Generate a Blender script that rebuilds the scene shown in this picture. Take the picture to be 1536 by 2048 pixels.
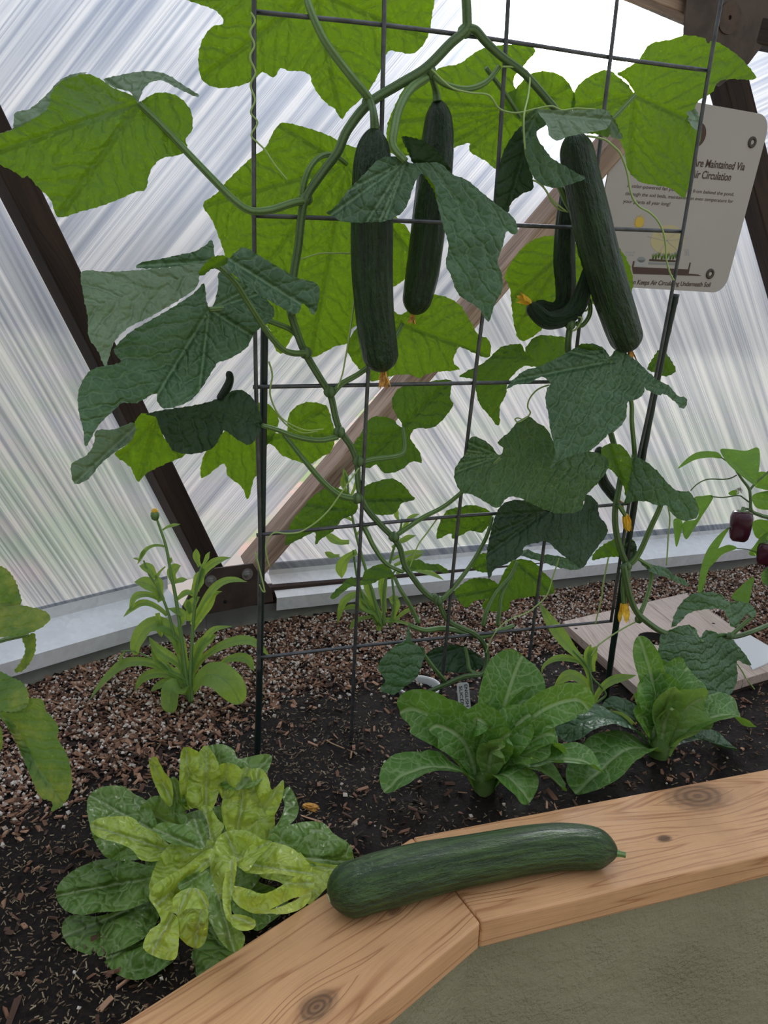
import bpy, bmesh, math, random
import numpy as np
from mathutils import Vector, Matrix, noise
from mathutils.geometry import delaunay_2d_cdt

random.seed(7)
RNG = np.random.default_rng(7)
scene = bpy.context.scene
for o in list(bpy.data.objects):
    bpy.data.objects.remove(o)
COL = scene.collection

# ------------------------------------------------------------------ camera
F = 1538.0
PITCH, ROLL = math.radians(14.0), math.radians(2.0)
CAM = np.array([0.0, 0.0, 1.35])
fw = np.array([0, math.cos(PITCH), -math.sin(PITCH)])
_rt = np.array([1.0, 0, 0]); _up = np.cross(_rt, fw)
RT = _rt*math.cos(ROLL) + _up*math.sin(ROLL)
UP = -_rt*math.sin(ROLL) + _up*math.cos(ROLL)
cam_d = bpy.data.cameras.new('camera'); cam = bpy.data.objects.new('camera', cam_d); COL.objects.link(cam)
cam.matrix_world = Matrix(((RT[0], UP[0], -fw[0], CAM[0]), (RT[1], UP[1], -fw[1], CAM[1]), (RT[2], UP[2], -fw[2], CAM[2]), (0, 0, 0, 1)))
cam_d.sensor_fit = 'VERTICAL'; cam_d.sensor_height = 24.0; cam_d.lens = F/2048*24.0
cam_d.clip_start = 0.02; cam_d.clip_end = 200
scene.camera = cam

# ------------------------------------------------------------------ light
scene.view_settings.view_transform = 'Standard'; scene.view_settings.look = 'None'
scene.view_settings.gamma = 1.0; scene.view_settings.use_curve_mapping = False
scene.view_settings.exposure = 0.38
scene.cycles.use_denoising = True
scene.cycles.max_bounces = 8; scene.cycles.transparent_max_bounces = 16
scene.cycles.diffuse_bounces = 3; scene.cycles.glossy_bounces = 3; scene.cycles.transmission_bounces = 4
SUN_DIR = Vector((0.2456, 1.1257, 0.3812)).normalized()      # towards the sun
WORLD_STRENGTH = 0.95
SUN_STRENGTH = 3.4
sd = bpy.data.lights.new('sun', 'SUN'); sd.energy = SUN_STRENGTH; sd.angle = math.radians(9); sd.color = (1.0, 0.96, 0.9)
so = bpy.data.objects.new('sun', sd); COL.objects.link(so); so.location = (1, 6, 4)
so.rotation_euler = (-SUN_DIR).to_track_quat('-Z', 'Y').to_euler()


class NT:
    """tiny node helper"""
    def __init__(self, tree):
        self.t = tree; tree.nodes.clear()
    def n(self, typ, ins=None, **kw):
        nd = self.t.nodes.new(typ)
        for k, v in kw.items():
            setattr(nd, k, v)
        for k, v in (ins or {}).items():
            self.set(nd, k, v)
        return nd
    def set(self, nd, k, v):
        s = nd.inputs[k]
        if isinstance(v, bpy.types.Node):
            v = v.outputs[0]
        if isinstance(v, bpy.types.NodeSocket):
            self.t.links.new(v, s)
        else:
            if isinstance(v, (tuple, list)) and len(v) == 3 and s.type == 'RGBA':
                v = (*v, 1)
            s.default_value = v
    def m(self, op, a, b=None, c=None, clamp=False):
        nd = self.n('ShaderNodeMath', operation=op, use_clamp=clamp)
        for i, v in enumerate((a, b, c)):
            if v is not None:
                self.set(nd, i, v)
        return nd.outputs[0]
    def v(self, op, a, b=None, scale=None):
        nd = self.n('ShaderNodeVectorMath', operation=op)
        self.set(nd, 0, a)
        if b is not None: self.set(nd, 1, b)
        if scale is not None: self.set(nd, 'Scale', scale)
        return nd.outputs['Value'] if op in ('LENGTH', 'DISTANCE', 'DOT_PRODUCT') else nd.outputs[0]
    def mix(self, fac, a, b, typ='MIX'):
        nd = self.n('ShaderNodeMix', data_type='RGBA', blend_type=typ)
        self.set(nd, 0, fac); self.set(nd, 6, a); self.set(nd, 7, b)
        return nd.outputs[2]
    def ramp(self, fac, stops, interp='LINEAR'):
        nd = self.n('ShaderNodeValToRGB'); cr = nd.color_ramp; cr.interpolation = interp
        while len(cr.elements) < len(stops): cr.elements.new(0.5)
        for e, (p, c) in zip(cr.elements, stops):
            e.position = p; e.color = (*c, 1) if len(c) == 3 else c
        self.set(nd, 0, fac)
        return nd.outputs[0]
    def noise(self, vec, scale, detail=3, rough=0.5, dim='3D', dist=0.0):
        nd = self.n('ShaderNodeTexNoise', {'Scale': scale, 'Detail': detail, 'Roughness': rough, 'Distortion': dist}, noise_dimensions=dim)
        if dim == '1D': self.set(nd, 'W', vec)
        else: self.set(nd, 'Vector', vec)
        return nd.outputs[0]
    def sep(self, vec):
        nd = self.n('ShaderNodeSeparateXYZ'); self.set(nd, 0, vec); return nd.outputs
    def comb(self, x, y, z):
        nd = self.n('ShaderNodeCombineXYZ')
        for i, v in enumerate((x, y, z)): self.set(nd, i, v)
        return nd.outputs[0]
    def bump(self, h, dist, strength=1.0, normal=None):
        nd = self.n('ShaderNodeBump', {'Height': h, 'Distance': dist, 'Strength': strength})
        if normal is not None: self.set(nd, 'Normal', normal)
        return nd.outputs[0]
    def smooth(self, x, a, b, c=0.0, d=1.0):
        nd = self.n('ShaderNodeMapRange', {0: x, 1: a, 2: b, 3: c, 4: d}, interpolation_type='SMOOTHSTEP'); return nd.outputs[0]


# sky: bright overcast with a white glow around the sun
w = bpy.data.worlds.new('world'); scene.world = w; w.use_nodes = True
N = NT(w.node_tree)
g = N.n('ShaderNodeNewGeometry'); dirv = N.v('SCALE', g.outputs['Incoming'], scale=-1.0)
sp = N.sep(dirv)
cosa = N.v('DOT_PRODUCT', dirv, tuple(SUN_DIR))
glow = N.m('POWER', N.m('MAXIMUM', cosa, 0.0), 240.0)
glow2 = N.m('POWER', N.m('MAXIMUM', cosa, 0.0), 14.0)
cl = N.noise(N.v('MULTIPLY', dirv, (1, 1, 2.2)), 2.6, 5, 0.55)
skyc = N.ramp(sp[2], [(0.0, (0.26, 0.255, 0.24)), (0.07, (0.38, 0.37, 0.36)), (0.22, (0.56, 0.57, 0.60)), (0.35, (0.55, 0.62, 0.74)), (1.0, (0.66, 0.72, 0.84))])
skyc = N.mix(N.m('MULTIPLY', N.smooth(cl, 0.42, 0.62), N.smooth(sp[2], 0.04, 0.32)), skyc, (0.92, 0.93, 0.95))
glow2 = N.m('MULTIPLY', glow2, N.smooth(sp[2], 0.0, 0.22))
skyc = N.mix(1.0, skyc, N.comb(N.m('MULTIPLY', glow2, 0.36), N.m('MULTIPLY', glow2, 0.36), N.m('MULTIPLY', glow2, 0.40)), 'ADD')
skyc = N.mix(1.0, skyc, N.comb(N.m('MULTIPLY', glow, 7.0), N.m('MULTIPLY', glow, 6.7), N.m('MULTIPLY', glow, 6.3)), 'ADD')
bg = N.n('ShaderNodeBackground', {'Color': skyc, 'Strength': N.m('MULTIPLY', N.smooth(cosa, -0.6, 0.8, 0.62, 1.25), WORLD_STRENGTH)})
N.n('ShaderNodeOutputWorld', {'Surface': bg.outputs[0]})


# ------------------------------------------------------------------ pixel -> place helpers
def ray(px, py):
    return fw + RT*(px-768)/F - UP*(py-1024)/F
CAPZ = 0.70
SOILZ = 0.655
def onz(px, py, z):
    d = ray(px, py); return CAM + d*((z-CAM[2])/d[2])
def onplane(px, py, P0, n):
    d = ray(px, py); return CAM + d*(np.dot(P0-CAM, n)/np.dot(d, n))
def ony(px, py, y):
    d = ray(px, py); return CAM + d*((y-CAM[1])/d[1])
def dirs(deg, lean=0.0):
    a = math.radians(deg); t = math.radians(lean)
    u = np.array([math.cos(a), math.sin(a), 0]); inn = np.array([math.sin(a), -math.cos(a), 0])
    v = np.array([0, 0, 1])*math.cos(t) + inn*math.sin(t)
    return u, inn, v, np.cross(u, v)
# trellis plane: leans 8 degrees into the room at the top
TL, TR = onz(515, 1510, SOILZ), onz(1210, 1410, SOILZ)
tu = (TR-TL)/np.linalg.norm(TR-TL); _ti = np.array([tu[1], -tu[0], 0])
tv = np.array([0, 0, 1])*math.cos(math.radians(8)) + _ti*math.sin(math.radians(8))
tn = np.cross(tu, tv)                 # points towards the camera
if tn[1] > 0: tn = -tn
def at(px, py, off=0.0):
    """a point on the trellis plane moved OFF metres towards the viewer's side"""
    return onplane(px, py, TL + tn*off, tn)
def atd(Y):
    return lambda px, py, off=0.0: ony(px, py, Y-off)
CROP = {0: (1, 0, 0), 1: (2, 0, 0), 2: (1.8373, 700, 0), 3: (2.1943, 0, 450), 4: (2.56, 550, 600), 5: (2.6212, 950, 600),
        6: (2.4774, 0, 1000), 7: (1.641, 600, 1050), 8: (2.021, 0, 1450), 9: (3.0968, 1040, 1150), 10: (4.3146, 1180, 200)}
def P(k, s):
    sc, ox, oy = CROP[k]
    if isinstance(s, str):
        s = [tuple(float(q) for q in p.split(',')) for p in s.split()]
    return [(ox+p[0]/sc, oy+p[1]/sc) + tuple(p[2:]) for p in s]

# ------------------------------------------------------------------ object helpers
ORG = {}
def setp(o, label=None, cat=None, group=None, kind=None):
    if label: o['label'] = label
    if cat: o['category'] = cat
    if group: o['group'] = group
    if kind: o['kind'] = kind
    return o
def empty(name, loc, label, cat, group=None):
    o = bpy.data.objects.new(name, None); COL.objects.link(o); o.location = tuple(loc); o.empty_display_size = 0.05
    ORG[o.name] = np.array(loc, float)
    return setp(o, label, cat, group)
def mesh(name, verts, faces, mat, parent=None, smooth=True, uvs=None, loc=None):
    me = bpy.data.meshes.new(name)
    org = ORG[parent.name] if parent is not None else (np.array(loc, float) if loc is not None else np.zeros(3))
    V = np.asarray(verts, float) - org
    me.from_pydata(V.tolist(), [], [tuple(int(i) for i in f) for f in faces])
    if smooth: me.shade_smooth()
    if uvs is not None:
        l = me.uv_layers.new(name='uv'); l.data.foreach_set('uv', np.asarray(uvs, float).ravel())
    if mat is not None: me.materials.append(mat)
    o = bpy.data.objects.new(name, me); COL.objects.link(o)
    if parent is not None: o.parent = parent
    elif loc is not None: o.location = tuple(loc)
    ORG[o.name] = org
    return o
def bevel(o, wdt, seg=2):
    m = o.modifiers.new('bevel', 'BEVEL'); m.width = wdt; m.segments = seg; m.limit_method = 'ANGLE'; return o

def catmull(pts, n=6, closed=False):
    pts = np.asarray(pts, float); L = len(pts); out = []
    rng = range(L if closed else L-1)
    for i in rng:
        if closed: p0, p1, p2, p3 = pts[(i-1) % L], pts[i], pts[(i+1) % L], pts[(i+2) % L]
        else: p0, p1, p2, p3 = pts[max(i-1, 0)], pts[i], pts[i+1], pts[min(i+2, L-1)]
        for k in range(n):
            t = k/n
            out.append(0.5*((2*p1) + (-p0+p2)*t + (2*p0-5*p1+4*p2-p3)*t*t + (-p0+3*p1-3*p2+p3)*t**3))
    if not closed: out.append(pts[-1])
    return np.array(out)
def tube_geo(path, radii, sides=8, shape=None, capped=True):
    """swept tube; shape(theta, v) multiplies the radius"""
    path = np.asarray(path, float); n = len(path)
    r = np.interp(np.linspace(0, 1, n), np.linspace(0, 1, len(radii)), radii) if len(radii) != n else np.asarray(radii, float)
    T = np.gradient(path, axis=0); T /= np.linalg.norm(T, axis=1)[:, None]+1e-12
    ref = np.array([0, 0, 1.0]) if abs(T[0][2]) < 0.9 else np.array([0, 1.0, 0])
    u = np.cross(T[0], ref); u /= np.linalg.norm(u)
    V = []; Fc = []; UV = []
    for i in range(n):
        u = u - T[i]*np.dot(u, T[i]); u /= np.linalg.norm(u); b = np.cross(T[i], u)
        for j in range(sides):
            a = 2*math.pi*j/sides; k = r[i]*(shape(a, i/(n-1)) if shape else 1)
            V.append(path[i] + k*(u*math.cos(a)+b*math.sin(a)))
    for i in range(n-1):
        for j in range(sides):
            k = (j+1) % sides
            Fc.append((i*sides+j, i*sides+k, (i+1)*sides+k, (i+1)*sides+j))
            UV += [(j/sides, i/(n-1)), ((j+1)/sides, i/(n-1)), ((j+1)/sides, (i+1)/(n-1)), (j/sides, (i+1)/(n-1))]
    if capped:
        V += [path[0], path[-1]]; a, z = len(V)-2, len(V)-1
        for j in range(sides):
            k = (j+1) % sides
            Fc.append((k, j, a)); UV += [(0, 0)]*3
            Fc.append(((n-1)*sides+j, (n-1)*sides+k, z)); UV += [(0, 1)]*3
    return V, Fc, UV
def tube(name, path, radii, mat, parent=None, sides=8, sm=5, shape=None, loc=None):
    p = catmull(path, sm) if sm > 1 else np.asarray(path)
    V, Fc, UV = tube_geo(p, radii, sides, shape)
    return mesh(name, V, Fc, mat, parent, True, UV, loc)
def join_geo(parts):
    V = []; Fc = []; UV = []
    for v, f, uv in parts:
        b = len(V); V += list(v); Fc += [tuple(i+b for i in q) for q in f]; UV += list(uv)
    return V, Fc, UV
def box_geo(c, ax, ay, az):
    """box centred at c with half-axis vectors"""
    c, ax, ay, az = (np.asarray(q, float) for q in (c, ax, ay, az))
    V = [c+sx*ax+sy*ay+sz*az for sx in (-1, 1) for sy in (-1, 1) for sz in (-1, 1)]
    Fc = [(0, 1, 3, 2), (4, 6, 7, 5), (0, 4, 5, 1), (2, 3, 7, 6), (0, 2, 6, 4), (1, 5, 7, 3)]
    if np.dot(np.cross(ax, ay), az) < 0: Fc = [f[::-1] for f in Fc]
    return V, Fc, [(0, 0)]*24
def prism_geo(poly, d):
    """polygon (world points, planar) thickened by vector d"""
    poly = [np.asarray(p, float) for p in poly]; n = len(poly); d = np.asarray(d, float)
    nv = np.zeros(3)
    for i in range(n): nv += np.cross(poly[i]-poly[0], poly[(i+1) % n]-poly[0])
    if np.dot(nv, d) > 0: poly = poly[::-1]
    V = poly + [p+d for p in poly]
    Fc = [tuple(range(n)), tuple(range(2*n-1, n-1, -1))] + [(i+n, (i+1) % n+n, (i+1) % n, i) for i in range(n)]
    return V, Fc, [(0, 0)]*sum(len(f) for f in Fc)
def icorot(c, ax):
    pass


# ------------------------------------------------------------------ materials
def newmat(name):
    m = bpy.data.materials.new(name); m.use_nodes = True; return m, NT(m.node_tree)
def finish(N_, shader):
    N_.n('ShaderNodeOutputMaterial', {'Surface': shader})
def plain(name, col, rough=0.6, metal=0.0, bumpscale=0, bumpd=0.0005, var=0.0, varscale=20, spec=0.5):
    m, N_ = newmat(name); co = N_.n('ShaderNodeTexCoord').outputs['Object']
    c = col
    if var:
        f = N_.noise(co, varscale, 4, 0.6)
        c = N_.mix(N_.smooth(f, 0.3, 0.7), tuple(q*(1-var) for q in col), tuple(min(1, q*(1+var)) for q in col))
    p = N_.n('ShaderNodeBsdfPrincipled', {'Base Color': c, 'Roughness': rough, 'Metallic': metal, 'Specular IOR Level': spec})
    if bumpscale: N_.set(p, 'Normal', N_.bump(N_.noise(co, bumpscale, 4, 0.6), bumpd))
    finish(N_, p.outputs[0]); return m

def leafmat(name, col, col2, trans, tfac, rough=0.5, vein=(0.10, 0.2, 0.06), sec=0.022, netscale=80, bump=0.0036, veinw=0.0014, spots=0.0, yellow=0.0, spec=0.42, cell=0.3):
    """blade with midribs and side veins drawn from the (along, across) vein coordinates"""
    m, N_ = newmat(name)
    uv = N_.sep(N_.n('ShaderNodeTexCoord').outputs['UV']); co = N_.n('ShaderNodeTexCoord').outputs['Object']
    r = N_.m('ABSOLUTE', uv[1]); s = uv[0]
    wob = N_.m('MULTIPLY', N_.m('SUBTRACT', N_.noise(co, 38, 3), 0.5), sec*1.5)
    main = N_.smooth(r, veinw*0.5, veinw*1.6, 1.0, 0.0)
    t = N_.m('DIVIDE', N_.m('ADD', N_.m('SUBTRACT', s, N_.m('MULTIPLY', r, 0.85)), wob), sec)
    fr = N_.m('ABSOLUTE', N_.m('SUBTRACT', N_.m('FRACT', N_.m('ADD', t, 50.0)), 0.5))
    secl = N_.smooth(fr, 0.0, veinw*0.9/sec, 1.0, 0.0)
    vo = N_.n('ShaderNodeTexVoronoi', {'Vector': N_.v('ADD', co, N_.v('SCALE', N_.n('ShaderNodeTexNoise', {'Vector': co, 'Scale': 60.0}).outputs['Color'], scale=0.01)), 'Scale': netscale}, feature='DISTANCE_TO_EDGE').outputs['Distance']
    net = N_.smooth(vo, 0.0, 0.10, 1.0, 0.0)
    lines = N_.m('MAXIMUM', main, N_.m('MAXIMUM', N_.m('MULTIPLY', secl, 0.75), N_.m('MULTIPLY', net, 0.45)))
    big = N_.noise(co, 9, 4, 0.6); fine = N_.noise(co, 90, 3, 0.6)
    base = N_.mix(N_.smooth(big, 0.35, 0.65), col, col2)
    if yellow:
        base = N_.mix(N_.m('MULTIPLY', N_.smooth(N_.noise(co, 28, 3, 0.6), 0.42, 0.62), yellow), base, (0.42, 0.42, 0.08))
    if spots:
        sv = N_.n('ShaderNodeTexVoronoi', {'Vector': co, 'Scale': 330.0}).outputs['Distance']
        sm_ = N_.m('MULTIPLY', N_.smooth(sv, 0.1, 0.25, 1.0, 0.0), N_.m('MULTIPLY', N_.smooth(N_.noise(co, 14, 1), 0.52, 0.66), spots))
        base = N_.mix(sm_, base, (0.35, 0.38, 0.18))
    base = N_.mix(N_.m('MULTIPLY', lines, 0.75), base, vein)
    tc = N_.mix(N_.m('MULTIPLY', lines, 0.6), N_.mix(N_.smooth(fine, 0.2, 0.8), tuple(q*0.85 for q in trans), trans), tuple(q*0.45 for q in trans))
    hcell = N_.m('MULTIPLY', N_.smooth(vo, 0.0, 0.35), cell)
    hsec = N_.m('MULTIPLY', N_.smooth(fr, 0.0, 0.3), 0.6)
    hmain = N_.smooth(r, 0.0, 0.006, -0.6, 0.5)
    h = N_.m('ADD', N_.m('ADD', hcell, hsec), N_.m('ADD', hmain, N_.m('MULTIPLY', fine, 0.25)))
    nor = N_.bump(h, bump, 0.9)
    p = N_.n('ShaderNodeBsdfPrincipled', {'Base Color': base, 'Roughness': rough, 'Specular IOR Level': spec, 'Normal': nor})
    tr = N_.n('ShaderNodeBsdfTranslucent', {'Color': tc, 'Normal': nor})
    mx = N_.n('ShaderNodeMixShader', {0: tfac, 1: p.outputs[0], 2: tr.outputs[0]})
    finish(N_, mx.outputs[0]); return m

M = {}
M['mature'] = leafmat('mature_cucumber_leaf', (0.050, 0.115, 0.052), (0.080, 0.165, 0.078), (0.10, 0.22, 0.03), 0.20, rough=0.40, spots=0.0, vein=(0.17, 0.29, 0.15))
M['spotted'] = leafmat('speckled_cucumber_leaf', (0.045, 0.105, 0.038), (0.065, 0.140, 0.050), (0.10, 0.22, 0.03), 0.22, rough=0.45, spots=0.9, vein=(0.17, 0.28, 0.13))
M['pale'] = leafmat('sky_sheen_cucumber_leaf', (0.13, 0.21, 0.12), (0.18, 0.27, 0.16), (0.14, 0.26, 0.06), 0.2, rough=0.42, vein=(0.22, 0.32, 0.19), spec=0.5)  # sky reflection on upturned blades painted in as a lighter leaf colour
M['dark'] = leafmat('shaded_cucumber_leaf', (0.024, 0.058, 0.028), (0.038, 0.082, 0.040), (0.03, 0.08, 0.012), 0.18, rough=0.5, vein=(0.05, 0.1, 0.05))  # shaded copy for leaves and folds, the shade put into the colour
M['young'] = leafmat('backlit_cucumber_leaf', (0.07, 0.17, 0.02), (0.09, 0.20, 0.025), (0.25, 0.44, 0.012), 0.50, vein=(0.10, 0.22, 0.05))  # backlit copy, not an age: glow from behind put into colour and translucency
M['shade'] = leafmat('green_cucumber_leaf', (0.05, 0.13, 0.02), (0.07, 0.16, 0.028), (0.17, 0.33, 0.015), 0.42, vein=(0.08, 0.18, 0.04))  # dimmer leaf copy, its weaker backlight put into the colour
M['butter'] = leafmat('butterhead_leaf', (0.36, 0.50, 0.06), (0.50, 0.64, 0.10), (0.68, 0.80, 0.08), 0.35, rough=0.38, vein=(0.42, 0.52, 0.26), sec=0.03, netscale=52, bump=0.0042, veinw=0.0013, cell=0.9, spec=0.5)
M['butter_out'] = leafmat('butterhead_outer_leaf', (0.12, 0.24, 0.045), (0.18, 0.32, 0.06), (0.34, 0.50, 0.07), 0.3, rough=0.38, vein=(0.34, 0.44, 0.22), sec=0.03, netscale=52, bump=0.0042, veinw=0.0013, cell=0.9, spec=0.5)
M['romaine'] = leafmat('romaine_leaf', (0.07, 0.20, 0.028), (0.115, 0.28, 0.042), (0.28, 0.50, 0.04), 0.33, rough=0.42, vein=(0.40, 0.55, 0.25), sec=0.026, netscale=70, bump=0.0014, veinw=0.0026, spec=0.5)
M['romaine_pale'] = leafmat('pale_romaine_leaf', (0.13, 0.27, 0.05), (0.18, 0.34, 0.07), (0.36, 0.55, 0.08), 0.33, rough=0.42, vein=(0.36, 0.5, 0.2), sec=0.026, netscale=70, bump=0.0014, veinw=0.0026, spec=0.5)
M['herb'] = leafmat('calendula_leaf', (0.17, 0.32, 0.06), (0.24, 0.40, 0.09), (0.50, 0.70, 0.06), 0.4, rough=0.5, vein=(0.22, 0.36, 0.13), sec=0.02, netscale=150, bump=0.0006)
M['tomato'] = leafmat('tomato_leaf', (0.06, 0.15, 0.03), (0.10, 0.21, 0.05), (0.30, 0.45, 0.04), 0.35, rough=0.55, vein=(0.16, 0.27, 0.08), sec=0.014, netscale=130, bump=0.002, yellow=0.55)
M['pepper_leaf'] = leafmat('pepper_leaf', (0.07, 0.19, 0.04), (0.10, 0.24, 0.05), (0.30, 0.55, 0.04), 0.42, rough=0.45, vein=(0.14, 0.27, 0.08), sec=0.016, netscale=150, bump=0.0008)
def stemmat(name, col, col2):
    m, N_ = newmat(name); uv = N_.sep(N_.n('ShaderNodeTexCoord').outputs['UV']); co = N_.n('ShaderNodeTexCoord').outputs['Object']
    st = N_.m('ABSOLUTE', N_.m('SINE', N_.m('MULTIPLY', uv[0], 15.7)))
    c = N_.mix(N_.m('MULTIPLY', st, N_.noise(co, 30, 3)), col, col2)
    p = N_.n('ShaderNodeBsdfPrincipled', {'Base Color': c, 'Roughness': 0.55, 'Normal': N_.bump(N_.m('ADD', st, N_.noise(co, 400, 2)), 0.0008)})
    finish(N_, p.outputs[0]); return m
M['stem'] = stemmat('vine_stem', (0.055, 0.11, 0.035), (0.19, 0.30, 0.11))
M['petiole'] = stemmat('petiole_green', (0.10, 0.19, 0.05), (0.24, 0.38, 0.14))
M['tendril'] = plain('tendril_green', (0.36, 0.50, 0.17), 0.5)
M['herbstem'] = stemmat('herb_stem', (0.16, 0.30, 0.08), (0.28, 0.44, 0.14))
M['peppstem'] = stemmat('pepper_stem', (0.10, 0.16, 0.06), (0.2, 0.32, 0.12))
def cucmat(name, a, b, wr=0.0012, gloss=0.33):
    m, N_ = newmat(name); tc = N_.n('ShaderNodeTexCoord'); uv = N_.sep(tc.outputs['UV']); co = tc.outputs['Object']
    ang = N_.m('MULTIPLY', uv[0], 2*math.pi)
    cx, sx = N_.m('COSINE', ang), N_.m('SINE', ang)
    v3 = N_.comb(N_.m('MULTIPLY', cx, 1.0), N_.m('MULTIPLY', sx, 1.0), N_.m('MULTIPLY', uv[1], 1.6))
    streak = N_.noise(v3, 5.0, 5, 0.65)
    sp_ = N_.n('ShaderNodeTexVoronoi', {'Vector': co, 'Scale': 260.0}).outputs['Distance']
    c = N_.mix(N_.smooth(streak, 0.38, 0.68), a, b)
    c = N_.mix(N_.m('MULTIPLY', N_.smooth(sp_, 0.05, 0.2, 1.0, 0.0), 0.25), c, (0.10, 0.17, 0.06))
    tip = N_.smooth(uv[1], 0.955, 1.0); c = N_.mix(N_.m('MULTIPLY', tip, 0.5), c, (0.10, 0.2, 0.05))
    wrk = N_.noise(N_.comb(N_.m('MULTIPLY', cx, 2.2), N_.m('MULTIPLY', sx, 2.2), N_.m('MULTIPLY', uv[1], 16)), 2.2, 4, 0.6)
    nor = N_.bump(N_.m('ADD', wrk, N_.m('MULTIPLY', streak, 1.3)), wr*1.6)
    p = N_.n('ShaderNodeBsdfPrincipled', {'Base Color': c, 'Roughness': gloss, 'Normal': nor, 'Specular IOR Level': 0.5})
    finish(N_, p.outputs[0]); return m
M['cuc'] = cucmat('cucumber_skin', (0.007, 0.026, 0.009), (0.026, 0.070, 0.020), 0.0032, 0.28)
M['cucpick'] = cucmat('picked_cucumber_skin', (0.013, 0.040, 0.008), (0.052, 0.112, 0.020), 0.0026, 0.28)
M['flower'] = plain('yellow_petal', (0.85, 0.50, 0.03), 0.6, var=0.25, varscale=120)
M['dryflower'] = plain('dry_orange_petal', (0.70, 0.36, 0.08), 0.7, var=0.4, varscale=150)
M['pepper'] = plain('purple_pepper', (0.055, 0.008, 0.020), 0.22, var=0.3, varscale=20)
M['whitepetal'] = plain('white_petal', (0.8, 0.8, 0.72), 0.6)
M['wire'] = plain('grey_wire', (0.11, 0.115, 0.125), 0.42, 0.6, bumpscale=200, bumpd=0.0003, var=0.25, varscale=60)
M['stake'] = plain('dark_green_stake', (0.010, 0.022, 0.020), 0.35, 0.0, bumpscale=150, bumpd=0.0006)

def woodmat(name, light, dark, knots=(), scale=1.0, stain=0.0, gr=1.0, weather=0.0, rough=0.5):
    """grain runs along local x; knots at (x, y, radius, darkness)"""
    m, N_ = newmat(name); co = N_.n('ShaderNodeTexCoord').outputs['Object']; s = N_.sep(co)
    wob = N_.m('MULTIPLY', N_.m('SUBTRACT', N_.noise(N_.v('MULTIPLY', co, (2.2, 5, 5)), 1.0, 3), 0.5), 0.05)
    y = N_.m('ADD', s[1], wob); kd = None; kc = None
    for (kx, ky, kr, dk) in knots:
        d = N_.v('LENGTH', N_.v('MULTIPLY', N_.v('SUBTRACT', co, (kx, ky, 0)), (0.62, 1.0, 0.0)))
        gsn = N_.m('POWER', 2.718, N_.m('MULTIPLY', N_.m('POWER', N_.m('DIVIDE', d, kr*1.9), 2.0), -1.0))
        sgn = N_.m('SIGN', N_.m('SUBTRACT', s[1], ky))
        y = N_.m('ADD', y, N_.m('MULTIPLY', N_.m('MULTIPLY', gsn, sgn), -kr*1.1))
        rings = N_.m('SINE', N_.m('MULTIPLY', d, 2*math.pi/(kr*0.28)))
        dn = N_.m('ADD', d, N_.m('MULTIPLY', N_.m('SUBTRACT', N_.noise(co, 60, 3), 0.5), kr*0.5))
        kk = N_.m('MULTIPLY', N_.smooth(dn, kr*0.45, kr*1.25, 1.0, 0.0), N_.m('ADD', dk, N_.m('MULTIPLY', rings, 0.15)))
        kd = kk if kd is None else N_.m('MAXIMUM', kd, kk)
    v3 = N_.comb(N_.m('MULTIPLY', s[0], 1.3*scale), N_.m('MULTIPLY', y, 28*scale*gr), N_.m('MULTIPLY', s[2], 34*scale))
    rg = N_.noise(v3, 1.0, 2, 0.5)
    ring = N_.m('ABSOLUTE', N_.m('SINE', N_.m('MULTIPLY', rg, 26.0)))
    line = N_.m('POWER', N_.m('SUBTRACT', 1.0, ring), 3.0)
    f3 = N_.noise(N_.comb(N_.m('MULTIPLY', s[0], 14), N_.m('MULTIPLY', y, 420), N_.m('MULTIPLY', s[2], 420)), 1.0, 3)
    c = N_.mix(N_.m('MULTIPLY', line, 0.75), light, dark)
    c = N_.mix(N_.m('MULTIPLY', N_.smooth(f3, 0.4, 0.75), 0.22), c, dark)
    blot = N_.noise(co, 7, 4, 0.65)
    c = N_.mix(N_.m('MULTIPLY', N_.smooth(blot, 0.45, 0.7), 0.25+stain), c, tuple(q*0.6 for q in light))
    if weather:
        c = N_.mix(N_.m('MULTIPLY', N_.smooth(N_.noise(N_.v('MULTIPLY', co, (3, 18, 18)), 1.0, 4), 0.38, 0.6), weather), c, tuple(q*0.28 for q in dark))
    if kd is not None: c = N_.mix(kd, c, (0.13, 0.068, 0.036))
    nor = N_.bump(N_.m('ADD', N_.m('MULTIPLY', f3, 0.6), N_.m('MULTIPLY', line, -0.5)), 0.0007)
    p = N_.n('ShaderNodeBsdfPrincipled', {'Base Color': c, 'Roughness': rough, 'Normal': nor, 'Specular IOR Level': 0.4})
    finish(N_, p.outputs[0]); return m

# ================================================================== THE SETTING
uR, nR, vR, wR = dirs(22.5, 10)      # right back wall: along, inward, up the lean, plane normal
uL, nL, vL, wL = dirs(47.5, 10)
SR = np.array([-0.168, 1.721, SOILZ])          # on the back edge of the soil, right run
SL = np.array([-0.529, 1.478, SOILZ])
D = np.array([-0.30, 1.74, 0.77])
DL = D - nL*0.062
def onR(px, py, off=0.0): return onplane(px, py, D+nR*off, wR)
def onL(px, py, off=0.0): return onplane(px, py, DL+nL*off, wL)

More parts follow.
